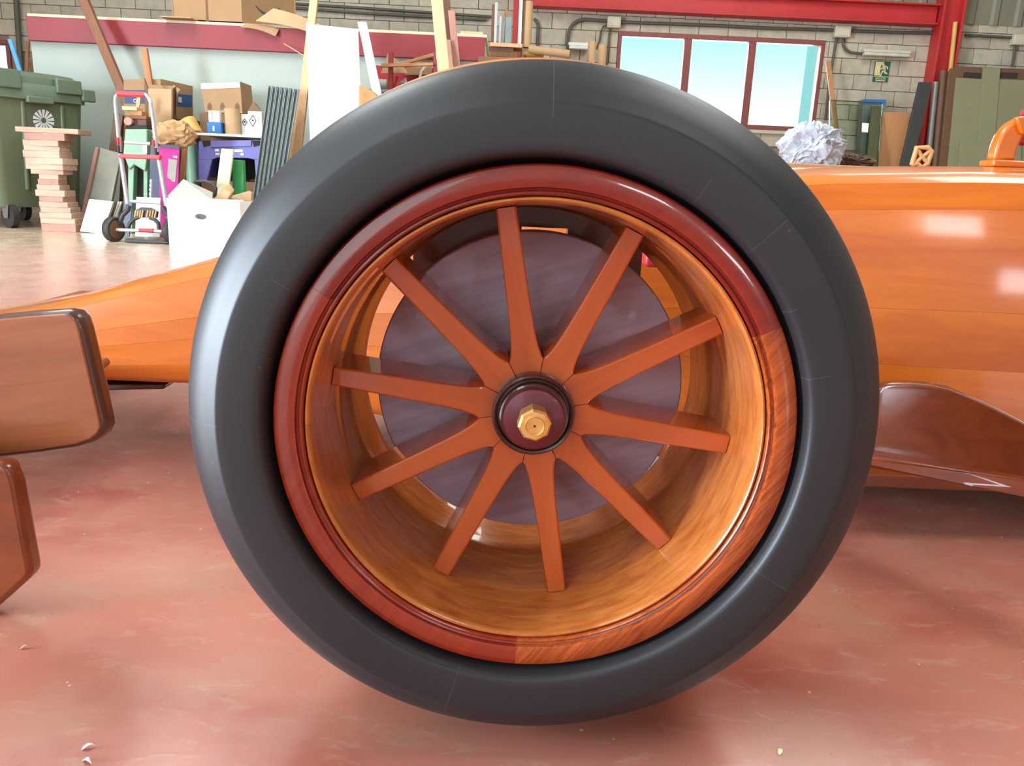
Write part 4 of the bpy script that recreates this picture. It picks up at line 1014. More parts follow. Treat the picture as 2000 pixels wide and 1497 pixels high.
T(plank(268, 186, 264, 222, 6, YG+.22, .02, YG+.22, zg+.126).build('pale_stick', 'pale_plank'), 'short pale stick leaning on the striped carton', 'stick')
T(lean([(266, 385), (313, 387)], [(264, 462), (311, 463)], 6.28, 6.2, .02).build('white_sheet', 'white_board', bevel=.002), 'white sheet leaning behind the hand truck axle', 'sheet')
T(lean([(243, 396), (258, 397)], [(238, 462), (252, 463)], 6.3, 6.22, .02).build('blue_sheet', 'slate_card', bevel=.002), 'pale bluish sheet behind the left truck brace', 'sheet')
False and T(plank(229, 376, 240, 395, 5, 6.35, .02, 6.3, .0).build('orange_stick', 'tan_plank'), 'short orange stick leaning at the hand truck', 'stick')
# vertical pole and post next to magenta box
T(plank(274, 93, 285, 165, 11, 7.42, .04, 7.40, zF).build('tan_pole', 'tan_plank', bevel=.002), 'straight tan pole rising behind the tall tan box', 'pole')
T(plank(358, 252, 349, 360, 9, 6.82, .03, 6.78).build('tan_batten', 'tan_plank', bevel=.002), 'tan batten standing right of the magenta box', 'batten')
gb = at(374, 300, 7.15)
mb = MB(); zc = at(374, 262, 6.95).z
mb.tube([(gb.x, 7.15, 0), (gb.x, 7.15, zc-.16), (gb.x, 7.15, zc-.08), (gb.x, 7.15, zc-.03), (gb.x, 7.15, zc)], [.062, .062, .058, .03, .02], 20)
T(mb.build('gas_bottle', 'machine_green', smooth=50), 'slim green gas bottle behind the tape roll', 'bottle')
# ---- grey channel profiles
names = ['leftmost grey metal channel of the leaning bundle', 'second grey channel of the leaning bundle', 'third grey channel of the leaning bundle', 'fourth grey channel of the leaning bundle', 'fifth grey channel of the leaning bundle', 'sixth grey channel of the leaning bundle', 'rightmost grey channel of the leaning bundle beside the post']
for i in range(7):
    xt = 526+i*8.6; xb = 494+i*8.0; wpx = 7.2; Yt, Yb = 6.86, 6.6
    a, b = at(xt, 168+i*1.0, Yt), at(xb, 400, Yb); b = a+(b-a)*(a.z/(a.z-b.z)); wd = wpx*(Yt-CAM.y)/F_PX
    s_ = Vector((wd, 0, 0)); t_ = .006
    mb = MB(); mb.prism([a, a+s_, b+s_, b], (0, t_, 0))
    for sd in (0, wd-t_): mb.prism([a+Vector((sd, -.035, 0)), a+Vector((sd+t_, -.035, 0)), b+Vector((sd+t_, -.035, 0)), b+Vector((sd, -.035, 0))], (0, .035, 0))
    T(mb.build('metal_channel', 'grey_metal', bevel=.002, segs=1), names[i], 'channel', 'grey metal channels leaning on the partition')
T(plank(606, -12, 571, 310, 14, 7.25, .05, 6.9).build('timber_post', 'pale_plank', bevel=.003), 'long pale timber post leaning past the partition fascia', 'post')
T(plank(583, 178, 563, 310, 13, 7.2, .04, 7.0).build('brown_timber', 'tan_plank', bevel=.003), 'shorter brown timber beside the grey channels', 'timber')
T(plank(553, 85, 592, 109, 3, 7.9, .012, 7.7, 1.6).build('thin_stick', 'pale_plank'), 'thin stick poking out from the partition fascia', 'stick')
T(lean([(597, 46), (699, 57)], [(612, 452), (716, 460)], 7.0, 6.7, .02).build('white_door_panel', 'white_board', bevel=.003), 'large white panel leaning beside the timber post', 'panel')
T(plank(698, 42, 727, 180, 16, 7.1, .03, 6.9).build('white_strip', 'white_carton', bevel=.003), 'narrow bluish white strip leaning right of the large white panel', 'strip')
T(plank(146, -14, 237, 200, 17, 7.75, .06, 7.6, zE).build('long_beam', 'brown_plank', bevel=.003), 'long brown beam leaning diagonally across the white partition', 'beam')
T(plank(14, 76, 34, 138, 7, 8.75, .03, 8.65).build('blue_plank', 'blue_paint', bevel=.002), 'sky blue plank leaning behind the green container', 'plank')
T(plank(50, 80, 48, 140, 6, 9.3, .02, 9.3).build('thin_pole', 'brown_plank'), 'thin brown pole behind the green container', 'pole')
T(lean([(55, 112), (86, 109)], [(60, 400), (108, 400)], 8.85, 8.75, .03).build('brown_sheet', 'cardboard_dark', bevel=.002), 'brown cardboard sheet leaning behind the green container', 'cardboard')
T(MB().tube([at(31, -8, HY1-.08), at(36, 70, HY1-.08), at(42, 150, HY1-.08), at(44, 190, HY1-.08)], .035, 10).build('wall_pipe', 'conduit', smooth=50), 'dark vertical pipe on the block wall above the container', 'pipe')

# ---- things on the deck over the partition
ZD = 2.061
def deck_box():
    A = at(338, 46, PY+.05); A.z = ZD; wd = 124*(PY+.05-CAM.y)/F_PX; B = A+Vector((wd, 0, 0)); s_ = Vector((.40, .60, 0)); h = .36; t = .012
    A.z = B.z = ZD+.012
    root = empty('deck_carton', (A.x+wd/2+.2, A.y+.3, ZD), 'large open brown carton with a curved arrow mark on the partition deck', 'carton')
    def pnl(p, q, nm, mat='cardboard'):
        nrm = (q-p).cross(Vector((0, 0, 1))).normalized()
        return MB().prism([p, q, q+Vector((0, 0, h)), p+Vector((0, 0, h))], -nrm*t).build(nm, mat, root)
    pnl(A, B, 'front_panel'); pnl(B, B+s_, 'side_panel'); pnl(B+s_, A+s_, 'back_panel'); pnl(A+s_, A, 'side_panel')
    MB().prism([A, B, B+s_, A+s_], (0, 0, .01)).build('bottom_panel', 'cardboard', root)
    MB().prism([A+Vector((wd*.5-.012, -.002, 0)), A+Vector((wd*.5+.012, -.002, 0)), A+Vector((wd*.5+.012, -.002, h)), A+Vector((wd*.5-.012, -.002, h))], (0, .002, 0)).build('crease', 'cardboard_dark', root)
    # curved arrow print
    n = Vector((s_.y, -s_.x, 0)).normalized(); d = s_.normalized(); o0 = B + d*.34 + n*.004 + Vector((0, 0, .20))
    def cpt(t): return o0 + d*(t*.16) + Vector((0, 0, -.06*(1-t*t)))
    top = []; bot = []
    for k in range(13):
        t_ = -1+2*k/12; wv = .006+.012*(1-t_*t_); top.append(cpt(t_)+Vector((0, 0, wv*.5))); bot.append(cpt(t_)-Vector((0, 0, wv)))
    mb = MB()
    for k in range(12): mb.prism([top[k], top[k+1], bot[k+1], bot[k]], -n*.003)
    e = cpt(1); mb.prism([e+Vector((0, 0, .035)), e-d*.035+Vector((0, 0, .02)), e-Vector((0, 0, .02))], -n*.003)
    mb.build('arrow_print', 'print_dark', root)
deck_box()
def sheet(name, p00, p10, p01, p11, sag, mat, label, n=8, th=.006):
    mb = MB(); vs = []
    for j in range(n+1):
        for i in range(n+1):
            u, v = i/n, j/n
            q = p00*(1-u)*(1-v)+p10*u*(1-v)+p01*(1-u)*v+p11*u*v; q = q+Vector((0, 0, sag*math.sin(math.pi*u)))
            vs.append(q)
    N_ = len(vs); k = n+1
    fs = [(j*k+i, j*k+i+1, (j+1)*k+i+1, (j+1)*k+i) for j in range(n) for i in range(n)]
    edge = [(i, i+1) for i in range(n)]+[(n*k+i, n*k+i+1) for i in range(n)]+[(j*k, (j+1)*k) for j in range(n)]+[(j*k+n, (j+1)*k+n) for j in range(n)]
    fs += [tuple(a+N_ for a in f[::-1]) for f in fs] + [(a, b, b+N_, a+N_) for a, b in edge]
    return T(mb.add(vs+[q-Vector((0, 0, th)) for q in vs], fs).build(name, mat, smooth=40), label, 'cardboard')
sheet('cardboard_sheet', at(500, 40, PY-.1), at(618, 66, PY-.12), at(534, 16, PY+.02), at(640, 55, PY+.1), .02, 'cardboard_light', 'bent light cardboard sheet overhanging the deck edge')
a, b = at(319, 45, PY-.1), at(378, 45, PY-.1)
T(MB().box((a.x, PY-.16, ZD+.0005), (b.x, PY+.35, ZD+.009)).build('cardboard_flap', 'cardboard_light'), 'flat cardboard piece under the deck carton', 'cardboard')
sheet('cardboard_offcut', at(470, 52, PY-.09), at(538, 70, PY-.11), at(478, 47, PY-.07), at(545, 57, PY-.07), .02, 'cardboard', 'curled brown cardboard offcut on the deck edge')
for i, (x0, x1, dz, lb) in enumerate([(900, 944, .0, 'short pale board at the right end of the deck')]):
    a, b = at(x0, 60, PY+.1), at(x1, 60, PY+.1); T(MB().box((a.x, PY+.05, ZD), (b.x, PY+.3, ZD+.035)).build('deck_board', 'pale_plank', bevel=.003), lb, 'board')

# ---- planks in front of the right half of the partition
T(plank(841, -10, 856, 150, 21, 6.2, .05, 6.05).build('pale_plank', 'pale_plank', bevel=.003), 'wide pale plank standing behind the tyre top', 'plank')
T(plank(861, -10, 868, 76, 15, 6.5, .05, 6.46).build('dark_plank', 'dark_board', bevel=.003), 'dark brown plank behind the wide pale plank', 'plank')
T(plank(875, 20, 886, 135, 12, 6.38, .04, 6.32).build('pink_strip', 'pink_plank', bevel=.002), 'taller pinkish strip right of the wide pale plank', 'strip')
T(plank(868, 77, 874, 135, 11, 6.32, .04, 6.26).build('pink_strip', 'pink_plank', bevel=.002), 'shorter pinkish strip right of the wide pale plank', 'strip')
# ---- red bench with bits and pieces
YR = 7.45
def bench():
    a, b = at(718, 185, YR), at(905, 150, YR)
    root = empty('red_bench', (a.x+.4, YR+.2, 0), 'red steel tool bench with posts and a back panel', 'tool bench')
    zt_ = at(740, 174, YR).z
    MB().box((a.x, YR, zt_-.03), (b.x, YR+.45, zt_)).build('bench_top', 'grey_metal', root, bevel=.003)
    MB().box((a.x, YR+.42, zt_), (b.x, YR+.45, at(740, 128, YR+.42).z)).build('back_panel', 'crimson', root, bevel=.003)
    for px in (758, 846):
        x = at(px, 150, YR).x; MB().box((x, YR, zt_), (x+.045, YR+.05, at(px, 100, YR).z)).build('post', 'red_beam', root, bevel=.004)
    for px in (720, 760, 895):
        x = at(px, 150, YR).x; MB().box((x, YR+.02, 0), (x+.05, YR+.07, zt_-.03)).build('leg', 'crimson', root, bevel=.004)
    MB().box((a.x, YR+.05, at(800, 190, YR).z-.30), (b.x, YR+.40, at(800, 190, YR).z-.02)).build('drawer_unit', 'crimson', root, bevel=.006)
    return zt_
zt_ = bench()
mb = MB(); c0 = at(733, 163, YR+.12); c1 = at(756, 163, YR+.12); c0.z = c1.z = zt_+.055
mb.tube([c0, c1], .05, 20); T(mb.build('grey_roll', 'grey_board', smooth=40), 'grey roll lying on the red bench', 'roll')
sheet('wedge_cardboard', at(744, 142, YR+.1), at(797, 142, YR+.1), at(758, 103, YR+.25), at(777, 118, YR+.25), .0, 'cardboard', 'tan cardboard wedge leaning over the red bench')
T(pp([(780, 122), (846, 103), (848, 110), (783, 127)], YR+.2, .05).build('slanted_beam', 'tan_plank', bevel=.003), 'slanted timber resting above the red bench', 'timber')
T(pp([(745, 124), (846, 122), (846, 128), (745, 131)], YR-.06, .05).build('bench_rail', 'tan_plank', bevel=.003), 'horizontal timber rail fixed across the red bench posts', 'timber')
T(pp([(790, 133), (843, 131), (843, 146), (790, 147)], YR+.35, .05).build('tan_sheet', 'cardboard', bevel=.003), 'tan panel standing against the red bench back', 'panel')
T(MB().tube([at(820, 158, YR+.05), at(821, 148, YR+.05), at(824, 139, YR+.05), at(830, 132, YR+.05), at(837, 129, YR+.05)], .014, 10).build('white_hose', 'hose_white', smooth=50), 'curved white hose on the red bench', 'hose')
a_ = at(768, 165, YR+.1); a_.z = zt_+.064
T(MB().tube([a_+Vector((.06, 0, 0)), a_+Vector((.13, 0, .005)), a_+Vector((.13, 0, .01))], [.02, .06, .062], 18).build('metal_funnel', 'alu', smooth=50), 'grey metal funnel on the red bench', 'funnel')
b_ = at(772, 155, YR+.12)
T(MB().tube([Vector((b_.x-.05, YR+.14, zt_+.012)), Vector((b_.x-.02, YR+.14, zt_+.07)), Vector((b_.x+.02, YR+.14, zt_+.14))], [.02, .024, .012], 12).build('orange_tool', 'red_plastic', smooth=50), 'orange tool handle on the red bench', 'tool')
lg = at(716, 186, 6.6); 
T(MB().prism([at(704, 166, 6.6), at(716, 172, 6.6), at(742, 190, 6.6), at(735, 200, 6.6), at(704, 215, 6.6)], (0, .25, 0)).build('log_slice', 'log_wood', bevel=.01), 'rough bark-edged log slice right of the large white panel', 'log') if False else None
q = at(700, 196, 6.6)
T(MB().prism([Vector((q.x, 6.6, 0)), Vector((q.x+.22, 6.6, 0)), at(742, 192, 6.6), at(728, 178, 6.6), at(712, 169, 6.6), at(700, 165, 6.6)], (0, .18, 0)).build('log_slab', 'log_wood', bevel=.012), 'rough bark-edged wood slab right of the large white panel', 'slab')
T(pp([(921, 112), (936, 92), (937, 93), (923, 114)], 7.7, .01).build('thin_wire', 'hose_white'), 'thin white wire in front of the fascia end', 'wire') if False else None
cb = at(934, 122, 7.4)
T(MB().box((cb.x, 7.4, 0), (cb.x+.14, 7.7, at(934, 110, 7.4).z)).build('corner_carton', 'cardboard_dark', bevel=.004), 'brown carton at the right end of the partition', 'carton')

# ================================================================== RACK AND WALL FITTINGS ON THE RIGHT
YK = 9.4
zr = at(1000, 112, YK).z
def rack():
    x0, x1 = at(952, 110, YK).x, at(1115, 110, YK).x
    root = empty('timber_rack', ((x0+x1)/2, YK+.4, 0), 'timber rack against the block wall behind the tyre', 'rack')
    MB().box((x0, YK, zr-.05), (x1, YK+1.2, zr)).build('rack_shelf', 'tan_plank', root, bevel=.004)
    for x in (x0, x1-.08):
        for y in (YK+.02, YK+1.1): MB().box((x, y, 0), (x+.08, y+.08, zr-.05)).build('rack_post', 'tan_plank', root, bevel=.004)
rack()
def px_box(x0, x1, z0, z1, Y, dep, mat, name, label, cat, rz=0, bevel=.003):
    a, b = at(x0, 100, Y), at(x1, 100, Y); return T(MB().box((a.x, Y, z0), (b.x, Y+dep, z1), rz=rz).build(name, mat, bevel=bevel), label, cat)
hh = (at(1000, 84, YK).z - zr)
px_box(955, 1012, zr+.001, zr+hh*.35, YK, .3, 'brown_plank', 'rack_plank', 'lowest brown plank on the timber rack', 'plank')
px_box(952, 1003, zr+hh*.35+.001, zr+hh*.7, YK+.02, .3, 'dark_board', 'rack_plank', 'dark middle plank on the timber rack', 'plank')
px_box(957, 1020, zr+hh*.7+.001, zr+hh*.98, YK, .3, 'pale_plank', 'rack_plank', 'pale top plank on the timber rack', 'plank')
a, b = at(1032, 96, YK+.02), at(1112, 106, YK+.02)
T(MB().tube([a, b], .048, 16).build('lying_tube', 'cardboard_light', smooth=40), 'long cardboard tube lying across the timber rack', 'tube')
a, b = at(1022, 106, YK+.16), at(1062, 109, YK+.16)
T(MB().tube([a, b], .04, 14).build('short_lying_tube', 'yellow_roll', smooth=40), 'short yellow tube under the long cardboard tube', 'tube')
zp = zr+hh+.001
def upright(x0, x1, ytop, Y, dep, mat, name, label, cat, z0=None):
    a = at(x0, ytop, Y); b = at(x1, ytop, Y); return T(MB().box((a.x, Y, zp if z0 is None else z0), (b.x, Y+dep, a.z)).build(name, mat, bevel=.003), label, cat)
YU = YK+.12
upright(961, 966, 8, YU, .06, 'brown_plank', 'brown_lath', 'narrow brown lath standing on the timber rack', 'lath')
upright(967, 972.5, 4, YU-.04, .05, 'alu', 'alu_bar', 'bright aluminium bar standing on the timber rack', 'bar')
upright(975, 980, 31, YU, .05, 'alu', 'alu_profile', 'leftmost aluminium profile on the timber rack', 'profile')
upright(980.5, 987, 31, YU, .05, 'steel', 'alu_profile', 'middle aluminium profile on the timber rack', 'profile')
upright(987.5, 1000, 33, YU, .05, 'grey_metal', 'steel_profile', 'dark steel profile on the timber rack', 'profile')
upright(986, 992, 18, YU+.1, .04, 'tan_plank', 'tan_lath', 'tan lath behind the dark steel profile', 'lath')
upright(1015, 1021.5, -8, YU-.05, .03, 'white_board', 'white_edge_strip', 'white edged strip beside the red column', 'strip', zp)
def tube_up(xc, ytop, Y, rpx, z0, mat, name, label):
    r = rpx*(Y-CAM.y)/F_PX; a = at(xc, ytop, Y); n = 20; vs = []
    for (rr, z) in ((r, z0), (r, a.z), (r*.8, a.z), (r*.8, z0)):
        for k in range(n): vs.append((a.x+rr*math.cos(2*math.pi*k/n), Y+rr*math.sin(2*math.pi*k/n), z))
    mb = MB().add(vs, [(i*n+k, i*n+(k+1) % n, ((i+1) % 4)*n+(k+1) % n, ((i+1) % 4)*n+k) for i in range(4) for k in range(n)])
    return T(mb.build(name, mat, smooth=40), label, 'tube')
tube_up(1032, 3, YU+.05, 8.5, zp-.02, 'cardboard_light', 'upright_tube', 'tall cardboard tube standing beside the red column')
tube_up(1157, 82, 10.3, 7.5, 0, 'cardboard_light', 'upright_tube', 'left cardboard tube standing beside the window')
tube_up(1177, 88, 10.3, 7.5, 0, 'cardboard_light', 'upright_tube', 'right cardboard tube standing beside the window')
px_box(952, 968, zp, zp+.12, YK+.3, .1, 'dark_plastic', 'dark_tool', 'dark tool box on the timber rack beside the fascia end', 'tool box') if False else None
# conduits and boxes on the wall
YW = HY1-.03
def conduit(pts, label, r=.02, name='conduit'):
    return T(MB().tube([at(x, y, YW-.02) for x, y in pts], r, 8).build(name, 'conduit', smooth=60), label, 'conduit')
conduit([(1108, 112), (1109, 85), (1110, 68), (1113, 56), (1120, 46), (1130, 40), (1142, 38), (1188, 41)], 'curved conduit arching left of the junction box by the window', .022)
conduit([(1212, 43), (1400, 50), (1500, 55), (1632, 59)], 'long conduit running above the window', .022)
conduit([(1661, 60), (1740, 63), (1822, 65)], 'conduit running to the red column', .022)
conduit([(1187, 48), (1178, 52), (1174, 62), (1172, 78), (1168, 88), (1165, 96)], 'thin cable dropping from the junction box to the cardboard tube', .012)
conduit([(1191, 56), (1189, 90), (1184, 140)], 'straight cable left of the window frame', .014)
conduit([(1634, 74), (1628, 110), (1620, 160), (1612, 235)], 'conduit dropping right of the window', .018)
conduit([(1646, 75), (1647, 88), (1652, 97), (1660, 102), (1672, 104), (1684, 105)], 'bent conduit feeding the wall lamp', .018)
conduit([(1043, 37), (1048, 42), (1051, 50), (1050, 90)], 'short bent conduit beside the tall cardboard tube', .02)
conduit([(540, 5), (700, 15), (800, 22), (965, 33)], 'upper rusty conduit above the partition deck', .018)
conduit([(540, 13), (700, 25), (800, 31), (950, 39)], 'lower rusty conduit above the partition deck', .018)
conduit([(1885, 68), (1930, 71), (1982, 74)], 'conduit above the brown shutter', .018)
conduit([(1983, 90), (1977, 130)], 'vertical conduit above the brown shutter', .018)
def jbox(x0, y0, x1, y1, label):
    a, b = at(x0, y0, YW-.07), at(x1, y1, YW-.07)
    o = MB().box((a.x, YW-.09, b.z), (b.x, HY1-.013, a.z)).build('junction_box', 'box_cream', bevel=.012); T(o, label, 'junction box')
    MB().box((a.x+.02, YW-.096, b.z+.02), (b.x-.02, YW-.0895, a.z-.02)).build('cover', 'box_cream', o, bevel=.004)
jbox(1187, 31, 1212, 55, 'cream junction box above the left window corner')
jbox(1632, 50, 1660, 74, 'cream junction box right of the window')
jbox(1981, 66, 2008, 89, 'cream junction box above the brown shutter')
# lamps
def lamp(x0, y0, x1, y1, label, mat):
    a, b = at(x0, y0, YW-.05), at(x1, y1, YW-.05)
    root = empty('wall_lamp', ((a.x+b.x)/2, YW-.05, b.z), label, 'lamp')
    MB().box((a.x, YW-.10, (a.z+b.z)/2), (b.x, HY1-.013, a.z)).build('housing', mat, root, bevel=.008)
    MB().box((a.x+.01, YW-.11, b.z), (b.x-.01, YW-.02, (a.z+b.z)/2-.001)).build('diffuser', 'white_board' if mat != 'lamp_body' else 'lamp_body', root, bevel=.012)
lamp(1685, 96, 1775, 113, 'long dusty batten lamp above the exit sign', 'lamp_body')
lamp(1110, 83, 1150, 98, 'white emergency lamp beside the cardboard tubes', 'white_board')
# exit sign with the running figure
def sign():
    Y = HY1-.016
    a = at(1707, 120, Y); b = at(1735, 160, Y); x0, x1 = at(1706, 140, Y).x, at(1736, 140, Y).x; z1, z0 = at(1721, 120, Y).z, at(1721, 160, Y).z
    o = MB().box((x0, Y-.012, z0), (x1, Y, z1)).build('exit_sign', 'sign_green', bevel=.002); T(o, 'green exit sign with running figure on the block wall', 'sign')
    W_, H_ = x1-x0, z1-z0; yf = Y-.0125
    def poly(pts, nm, mat='cream_print', d=.002): MB().prism([Vector((x0+u*W_, yf, z0+v*H_)) for u, v in pts], (0, -d, 0)).build(nm, mat, o)
    poly([(.04, .30), (.04, .97), (.62, .97), (.40, .78), (.40, .30)], 'door_print')
    n = 14; poly([(.56+.075*math.cos(2*math.pi*k/n), .835+.055*math.sin(2*math.pi*k/n)) for k in range(n)], 'figure_head')
    poly([(.50, .77), (.68, .80), (.74, .62), (.62, .55), (.56, .60)], 'figure_body')
    poly([(.66, .80), (.86, .76), (.90, .62), (.83, .62), (.80, .71), (.68, .73)], 'figure_arm')
    poly([(.52, .76), (.40, .62), (.46, .59), (.58, .68)], 'figure_arm')
    poly([(.60, .60), (.74, .60), (.76, .48), (.90, .44), (.90, .38), (.68, .42)], 'figure_leg')
    poly([(.58, .62), (.66, .56), (.56, .42), (.50, .28), (.42, .28), (.48, .46)], 'figure_leg')
    poly([(.02, .235), (.98, .235), (.98, .262), (.02, .262)], 'divider')
    text('SALIDA', H_*.17, 'sign_text', 'cream_print', o, (x0+W_*.5, yf-.001, z0+H_*.10), (1, 0, 0), (0, 0, 1))
    poly([(.18, .03), (.82, .03), (.82, .07), (.18, .07)], 'underline')
sign()
# leaning things by the window
T(plank(1613, 119, 1628, 240, 9, 10.75, .03, 10.6).build('brown_lath', 'tan_plank', bevel=.003), 'brown lath leaning right of the window', 'lath')
def pane():
    q = [at(1622, 197, 10.55), at(1724, 202, 10.55), at(1716, 316, 10.3), at(1621, 310, 10.3)]
    b0 = q[0]+(q[3]-q[0])*(q[0].z/(q[0].z-q[3].z)); b1 = q[1]+(q[2]-q[1])*(q[1].z/(q[1].z-q[2].z))
    o = MB().prism([q[0], q[1], b1, b0], (0, .012, 0)).build('glass_sheet', 'sheet_glass'); T(o, 'large greenish glass sheet leaning on the block wall', 'glass')
    MB().prism([q[0]+Vector((-.012, 0, 0)), q[0], b0, b0+Vector((-.012, 0, 0))], (0, .012, 0)).build('left_edge', 'alu', o)
    MB().prism([q[0], q[1], q[1]+Vector((0, 0, .012)), q[0]+Vector((0, 0, .012))], (0, .012, 0)).build('top_edge', 'dark_profile', o)
    MB().prism([at(1684, 240, 10.46), at(1697, 241, 10.46), at(1695, 259, 10.42), at(1683, 258, 10.42)], (0, .003, 0)).build('sticker', 'white_board', o)
pane()
def stand_px(x0, x1, y, Y, dep, mat, name, label, cat, x0b=None, x1b=None, yb=318):
    a, b = at(x0, y, Y), at(x1, y, Y); c = at(x1b or x1, yb, Y); d = at(x0b or x0, yb, Y)
    c = b+(c-b)*(b.z/(b.z-c.z)); d = a+(d-a)*(a.z/(a.z-d.z))
    return T(MB().prism([a, b, c, d], (0, dep, 0)).build(name, mat, bevel=.003), label, cat)
bx_ = stand_px(1686, 1731, 194, 10.75, .15, 'grey_metal', 'blue_display', 'tall grey panel with a blue top behind the glass sheet', 'panel', 1680, 1726)
MB().prism([at(1686, 194, 10.745), at(1731, 195, 10.745), at(1729, 204, 10.745), at(1685, 203, 10.745)], (0, .004, 0)).build('blue_header', 'blue_card', bx_)
stand_px(1702, 1723, 207, 10.62, .03, 'green_panel', 'olive_panel', 'narrow olive panel behind the glass sheet', 'panel', 1694, 1716)
stand_px(1724, 1776, 219, 10.55, .03, 'tan_plank', 'tan_board', 'plain tan board beside the glass sheet', 'board', 1716, 1770)
T(plank(1796, 160, 1757, 330, 23, 10.5, .04, 10.3).build('dark_profile', 'dark_profile', bevel=.004), 'dark grey metal profile leaning at the red column', 'profile')
for i, (x0, x1, xb0, xb1, y, mt, lb) in enumerate([(1822, 1833, 1806, 1818, 160, 'steel', 'grey steel pipe right of the red column'), (1836, 1850, 1820, 1834, 138, 'brown_frame', 'brown pipe left of the shutter frame')]):
    a, b = at((x0+x1)/2, y, 10.6), at((xb0+xb1)/2, 318, 10.6); b = a+(b-a)*(a.z/(a.z-b.z))
    T(MB().tube([b, a], (x1-x0)/2*(10.6-CAM.y)/F_PX, 14).build('standing_pipe', mt, smooth=50), lb, 'pipe')
pa, pb_ = at(1866, 43, 10.75), at(1857, 130, 10.75); pb_ = pa+(pb_-pa)*(pa.z/(pa.z-pb_.z))
T(MB().tube([pa, pb_], .03, 10).build('yellow_pole', 'yellow_roll', smooth=50), 'yellow pole above the shutter frame corner', 'pole')
def shutter():
    Y = 10.45; root = empty('shutter_panel', (at(1950, 318, Y).x, Y, 0), 'large brown framed panel with olive boards at the right', 'panel')
    def dn(x, y, xb): a = at(x, y, Y); b = at(xb, 318, Y); return a, a+(b-a)*(a.z/(a.z-b.z))
    tl, bl = dn(1856, 129, 1836); tr, br = dn(2090, 138, 2090)
    MB().prism([tl+Vector((0, 0, -.09)), tl+Vector((.025, 0, -.025)), tl+Vector((.09, 0, 0)), tr, br, bl], (0, .05, 0)).build('frame_board', 'brown_frame', root, bevel=.006)
    for i, (x0, y0, x1, y1, xb0, xb1, d, nm) in enumerate([(1866, 152, 1920, 155, 1850, 1905, .02, 'olive_board'), (1947, 155, 2090, 160, 1936, 2090, .02, 'olive_board'), (1918, 133, 1951, 134, 1903, 1937, .035, 'olive_strip')]):
        a, d_ = dn(x0, y0, xb0); b, c = dn(x1, y1, xb1)
        MB().prism([a, b, c, d_], (0, -d, 0)).build(nm, 'green_panel', root, bevel=.003)
    for x0, x1 in ((1883, 1917), (1952, 1988)):
        MB().prism([at(x0, 141, Y), at(x1, 143, Y), at(x1-2, 154, Y), at(x0-2, 152, Y)], (0, -.004, 0)).build('slot', 'dark_gap', root)
    a, d_ = dn(1872, 275, 1868); b, c = dn(1990, 280, 1990); MB().prism([a, b, c, d_], (0, -.05, 0)).build('lower_board', 'green_panel', root, bevel=.003)
shutter()
# ---- bench behind the car with the grey cloth
YT = 3.25
zt2 = at(1590, 322, YT).z
def table():
    x0, x1 = at(1492, 300, YT).x, at(1830, 300, YT).x
    root = empty('work_table', ((x0+x1)/2, YT+.3, 0), 'wooden work table standing behind the car body', 'table')
    MB().box((x0, YT-.12, zt2-.04), (x1, YT+.55, zt2)).build('table_top', 'tan_plank', root, bevel=.004)
    for x in (x0+.04, x1-.10):
        for y in (YT-.08, YT+.45): MB().box((x, y, 0), (x+.06, y+.06, zt2-.04)).build('leg', 'tan_plank', root, bevel=.004)
table()
c_ = at(1586, 285, YT+.12)
crumple('grey_cloth', c_.x, zt2+.085, YT+.12, .150, .15, .120, 'cloth_grey', 'crumpled pale grey cloth heaped on the work table', 'cloth', 5, sub=6, amp=.36, freq=1.25, floor_z=zt2+.001)
c_ = at(1689, 308, YT+.12)
crumple('brown_felt', c_.x, zt2+.03, YT+.25, .105, .08, .040, 'felt_brown', 'flat brown felt bundle right of the grey cloth', 'felt', 9, sub=5, amp=.3, floor_z=zt2+.001)
c_ = at(1803, 293, YT+.1); u_ = 1*(YT-CAM.y)/F_PX
mb = MB()
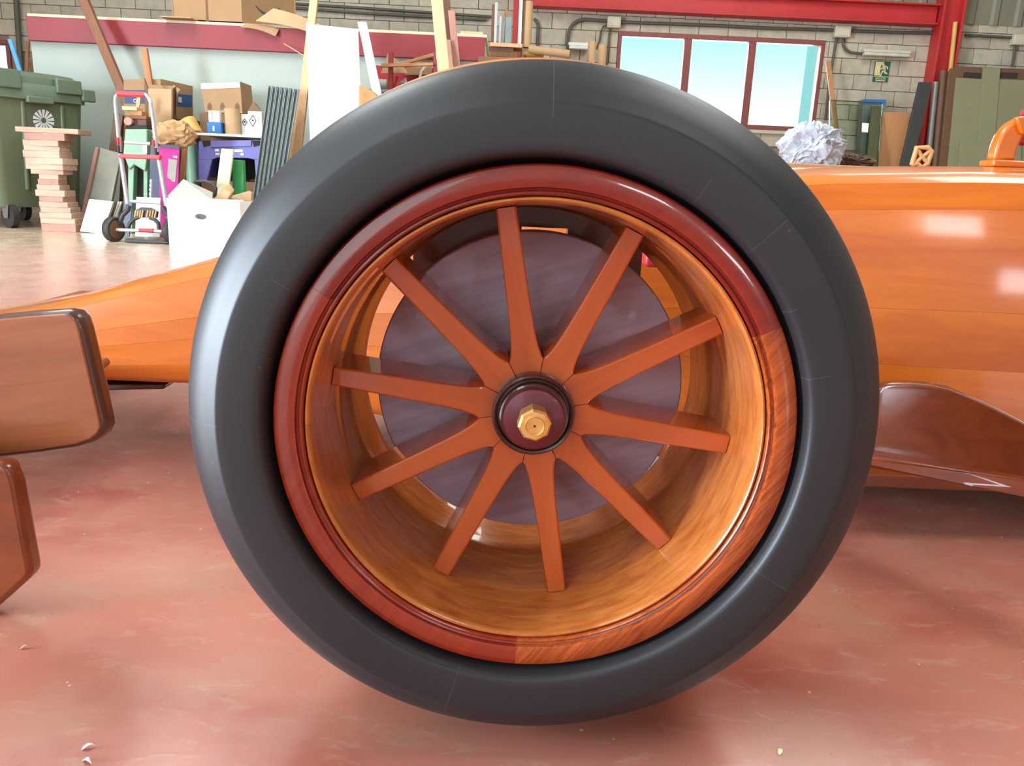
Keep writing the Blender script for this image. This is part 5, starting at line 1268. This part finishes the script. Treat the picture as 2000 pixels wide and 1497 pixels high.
ring = [(-17, 16), (-13, -17), (8, -18), (17, -12), (13, 12), (3, 20), (-8, 12)]
V3 = lambda p: c_+Vector((p[0]*u_, 0, -p[1]*u_))
dz = zt2+.012 - min(V3(p).z for p in ring)
V3 = lambda p: c_+Vector((p[0]*u_, 0, -p[1]*u_+dz))
mb.tube([V3(p) for p in ring]+[V3(ring[0])], .0125, 10); mb.tube([V3((-13, -15)), V3((0, 0)), V3((13, 10))], .0105, 8); mb.tube([V3((14, -11)), V3((0, 0)), V3((-10, 11))], .0105, 8)
T(mb.build('carved_knot', 'bone_wood', smooth=60), 'small carved wooden lattice knot on the work table', 'ornament')
# ---- litter on the floor
def chip(px, py, l, wd, ang, mat, label):
    d = FWD + RGT*((px-1000)/F_PX) + UPV*((748.5-py)/F_PX); p = CAM + d*(-CAM.z/d.z)
    n = 9; top = []; e = Vector((math.cos(ang), math.sin(ang), 0)); s_ = Vector((-e.y, e.x, 0)); mb = MB(); vs = []
    for k in range(n):
        t = k/(n-1); w_ = wd*math.sin(math.pi*min(1, .08+t*.95))**.7*(1-.5*t)
        z = .0015+.004*math.sin(math.pi*t)
        for (sg, dz_) in ((-1, 0), (1, 0), (1, .0012), (-1, .0012)): vs.append(p+e*(t-.5)*l+s_*sg*w_*.5+Vector((0, 0, z+dz_-.0014)))
    fs = [(k*4+i, k*4+(i+1) % 4, (k+1)*4+(i+1) % 4, (k+1)*4+i) for k in range(n-1) for i in range(4)]+[(0, 1, 2, 3), tuple(range((n-1)*4, n*4))[::-1]]
    T(mb.add(vs, fs).build('wood_chip', mat, smooth=50), label, 'chip', 'wood chips on the floor')
chip(174, 1462, .014, .005, .5, 'white_board', 'white sliver on the floor at the bottom left corner')
chip(171, 1490, .012, .005, -.4, 'white_carton', 'white sliver on the floor cut by the bottom picture edge')
chip(1524, 1471, .008, .006, 1.0, 'pale_plank', 'tiny pale wood chip on the floor right below the tyre')
chip(50, 1268, .012, .004, .2, 'pale_plank', 'tiny pale wood chip below the lower wing plate')
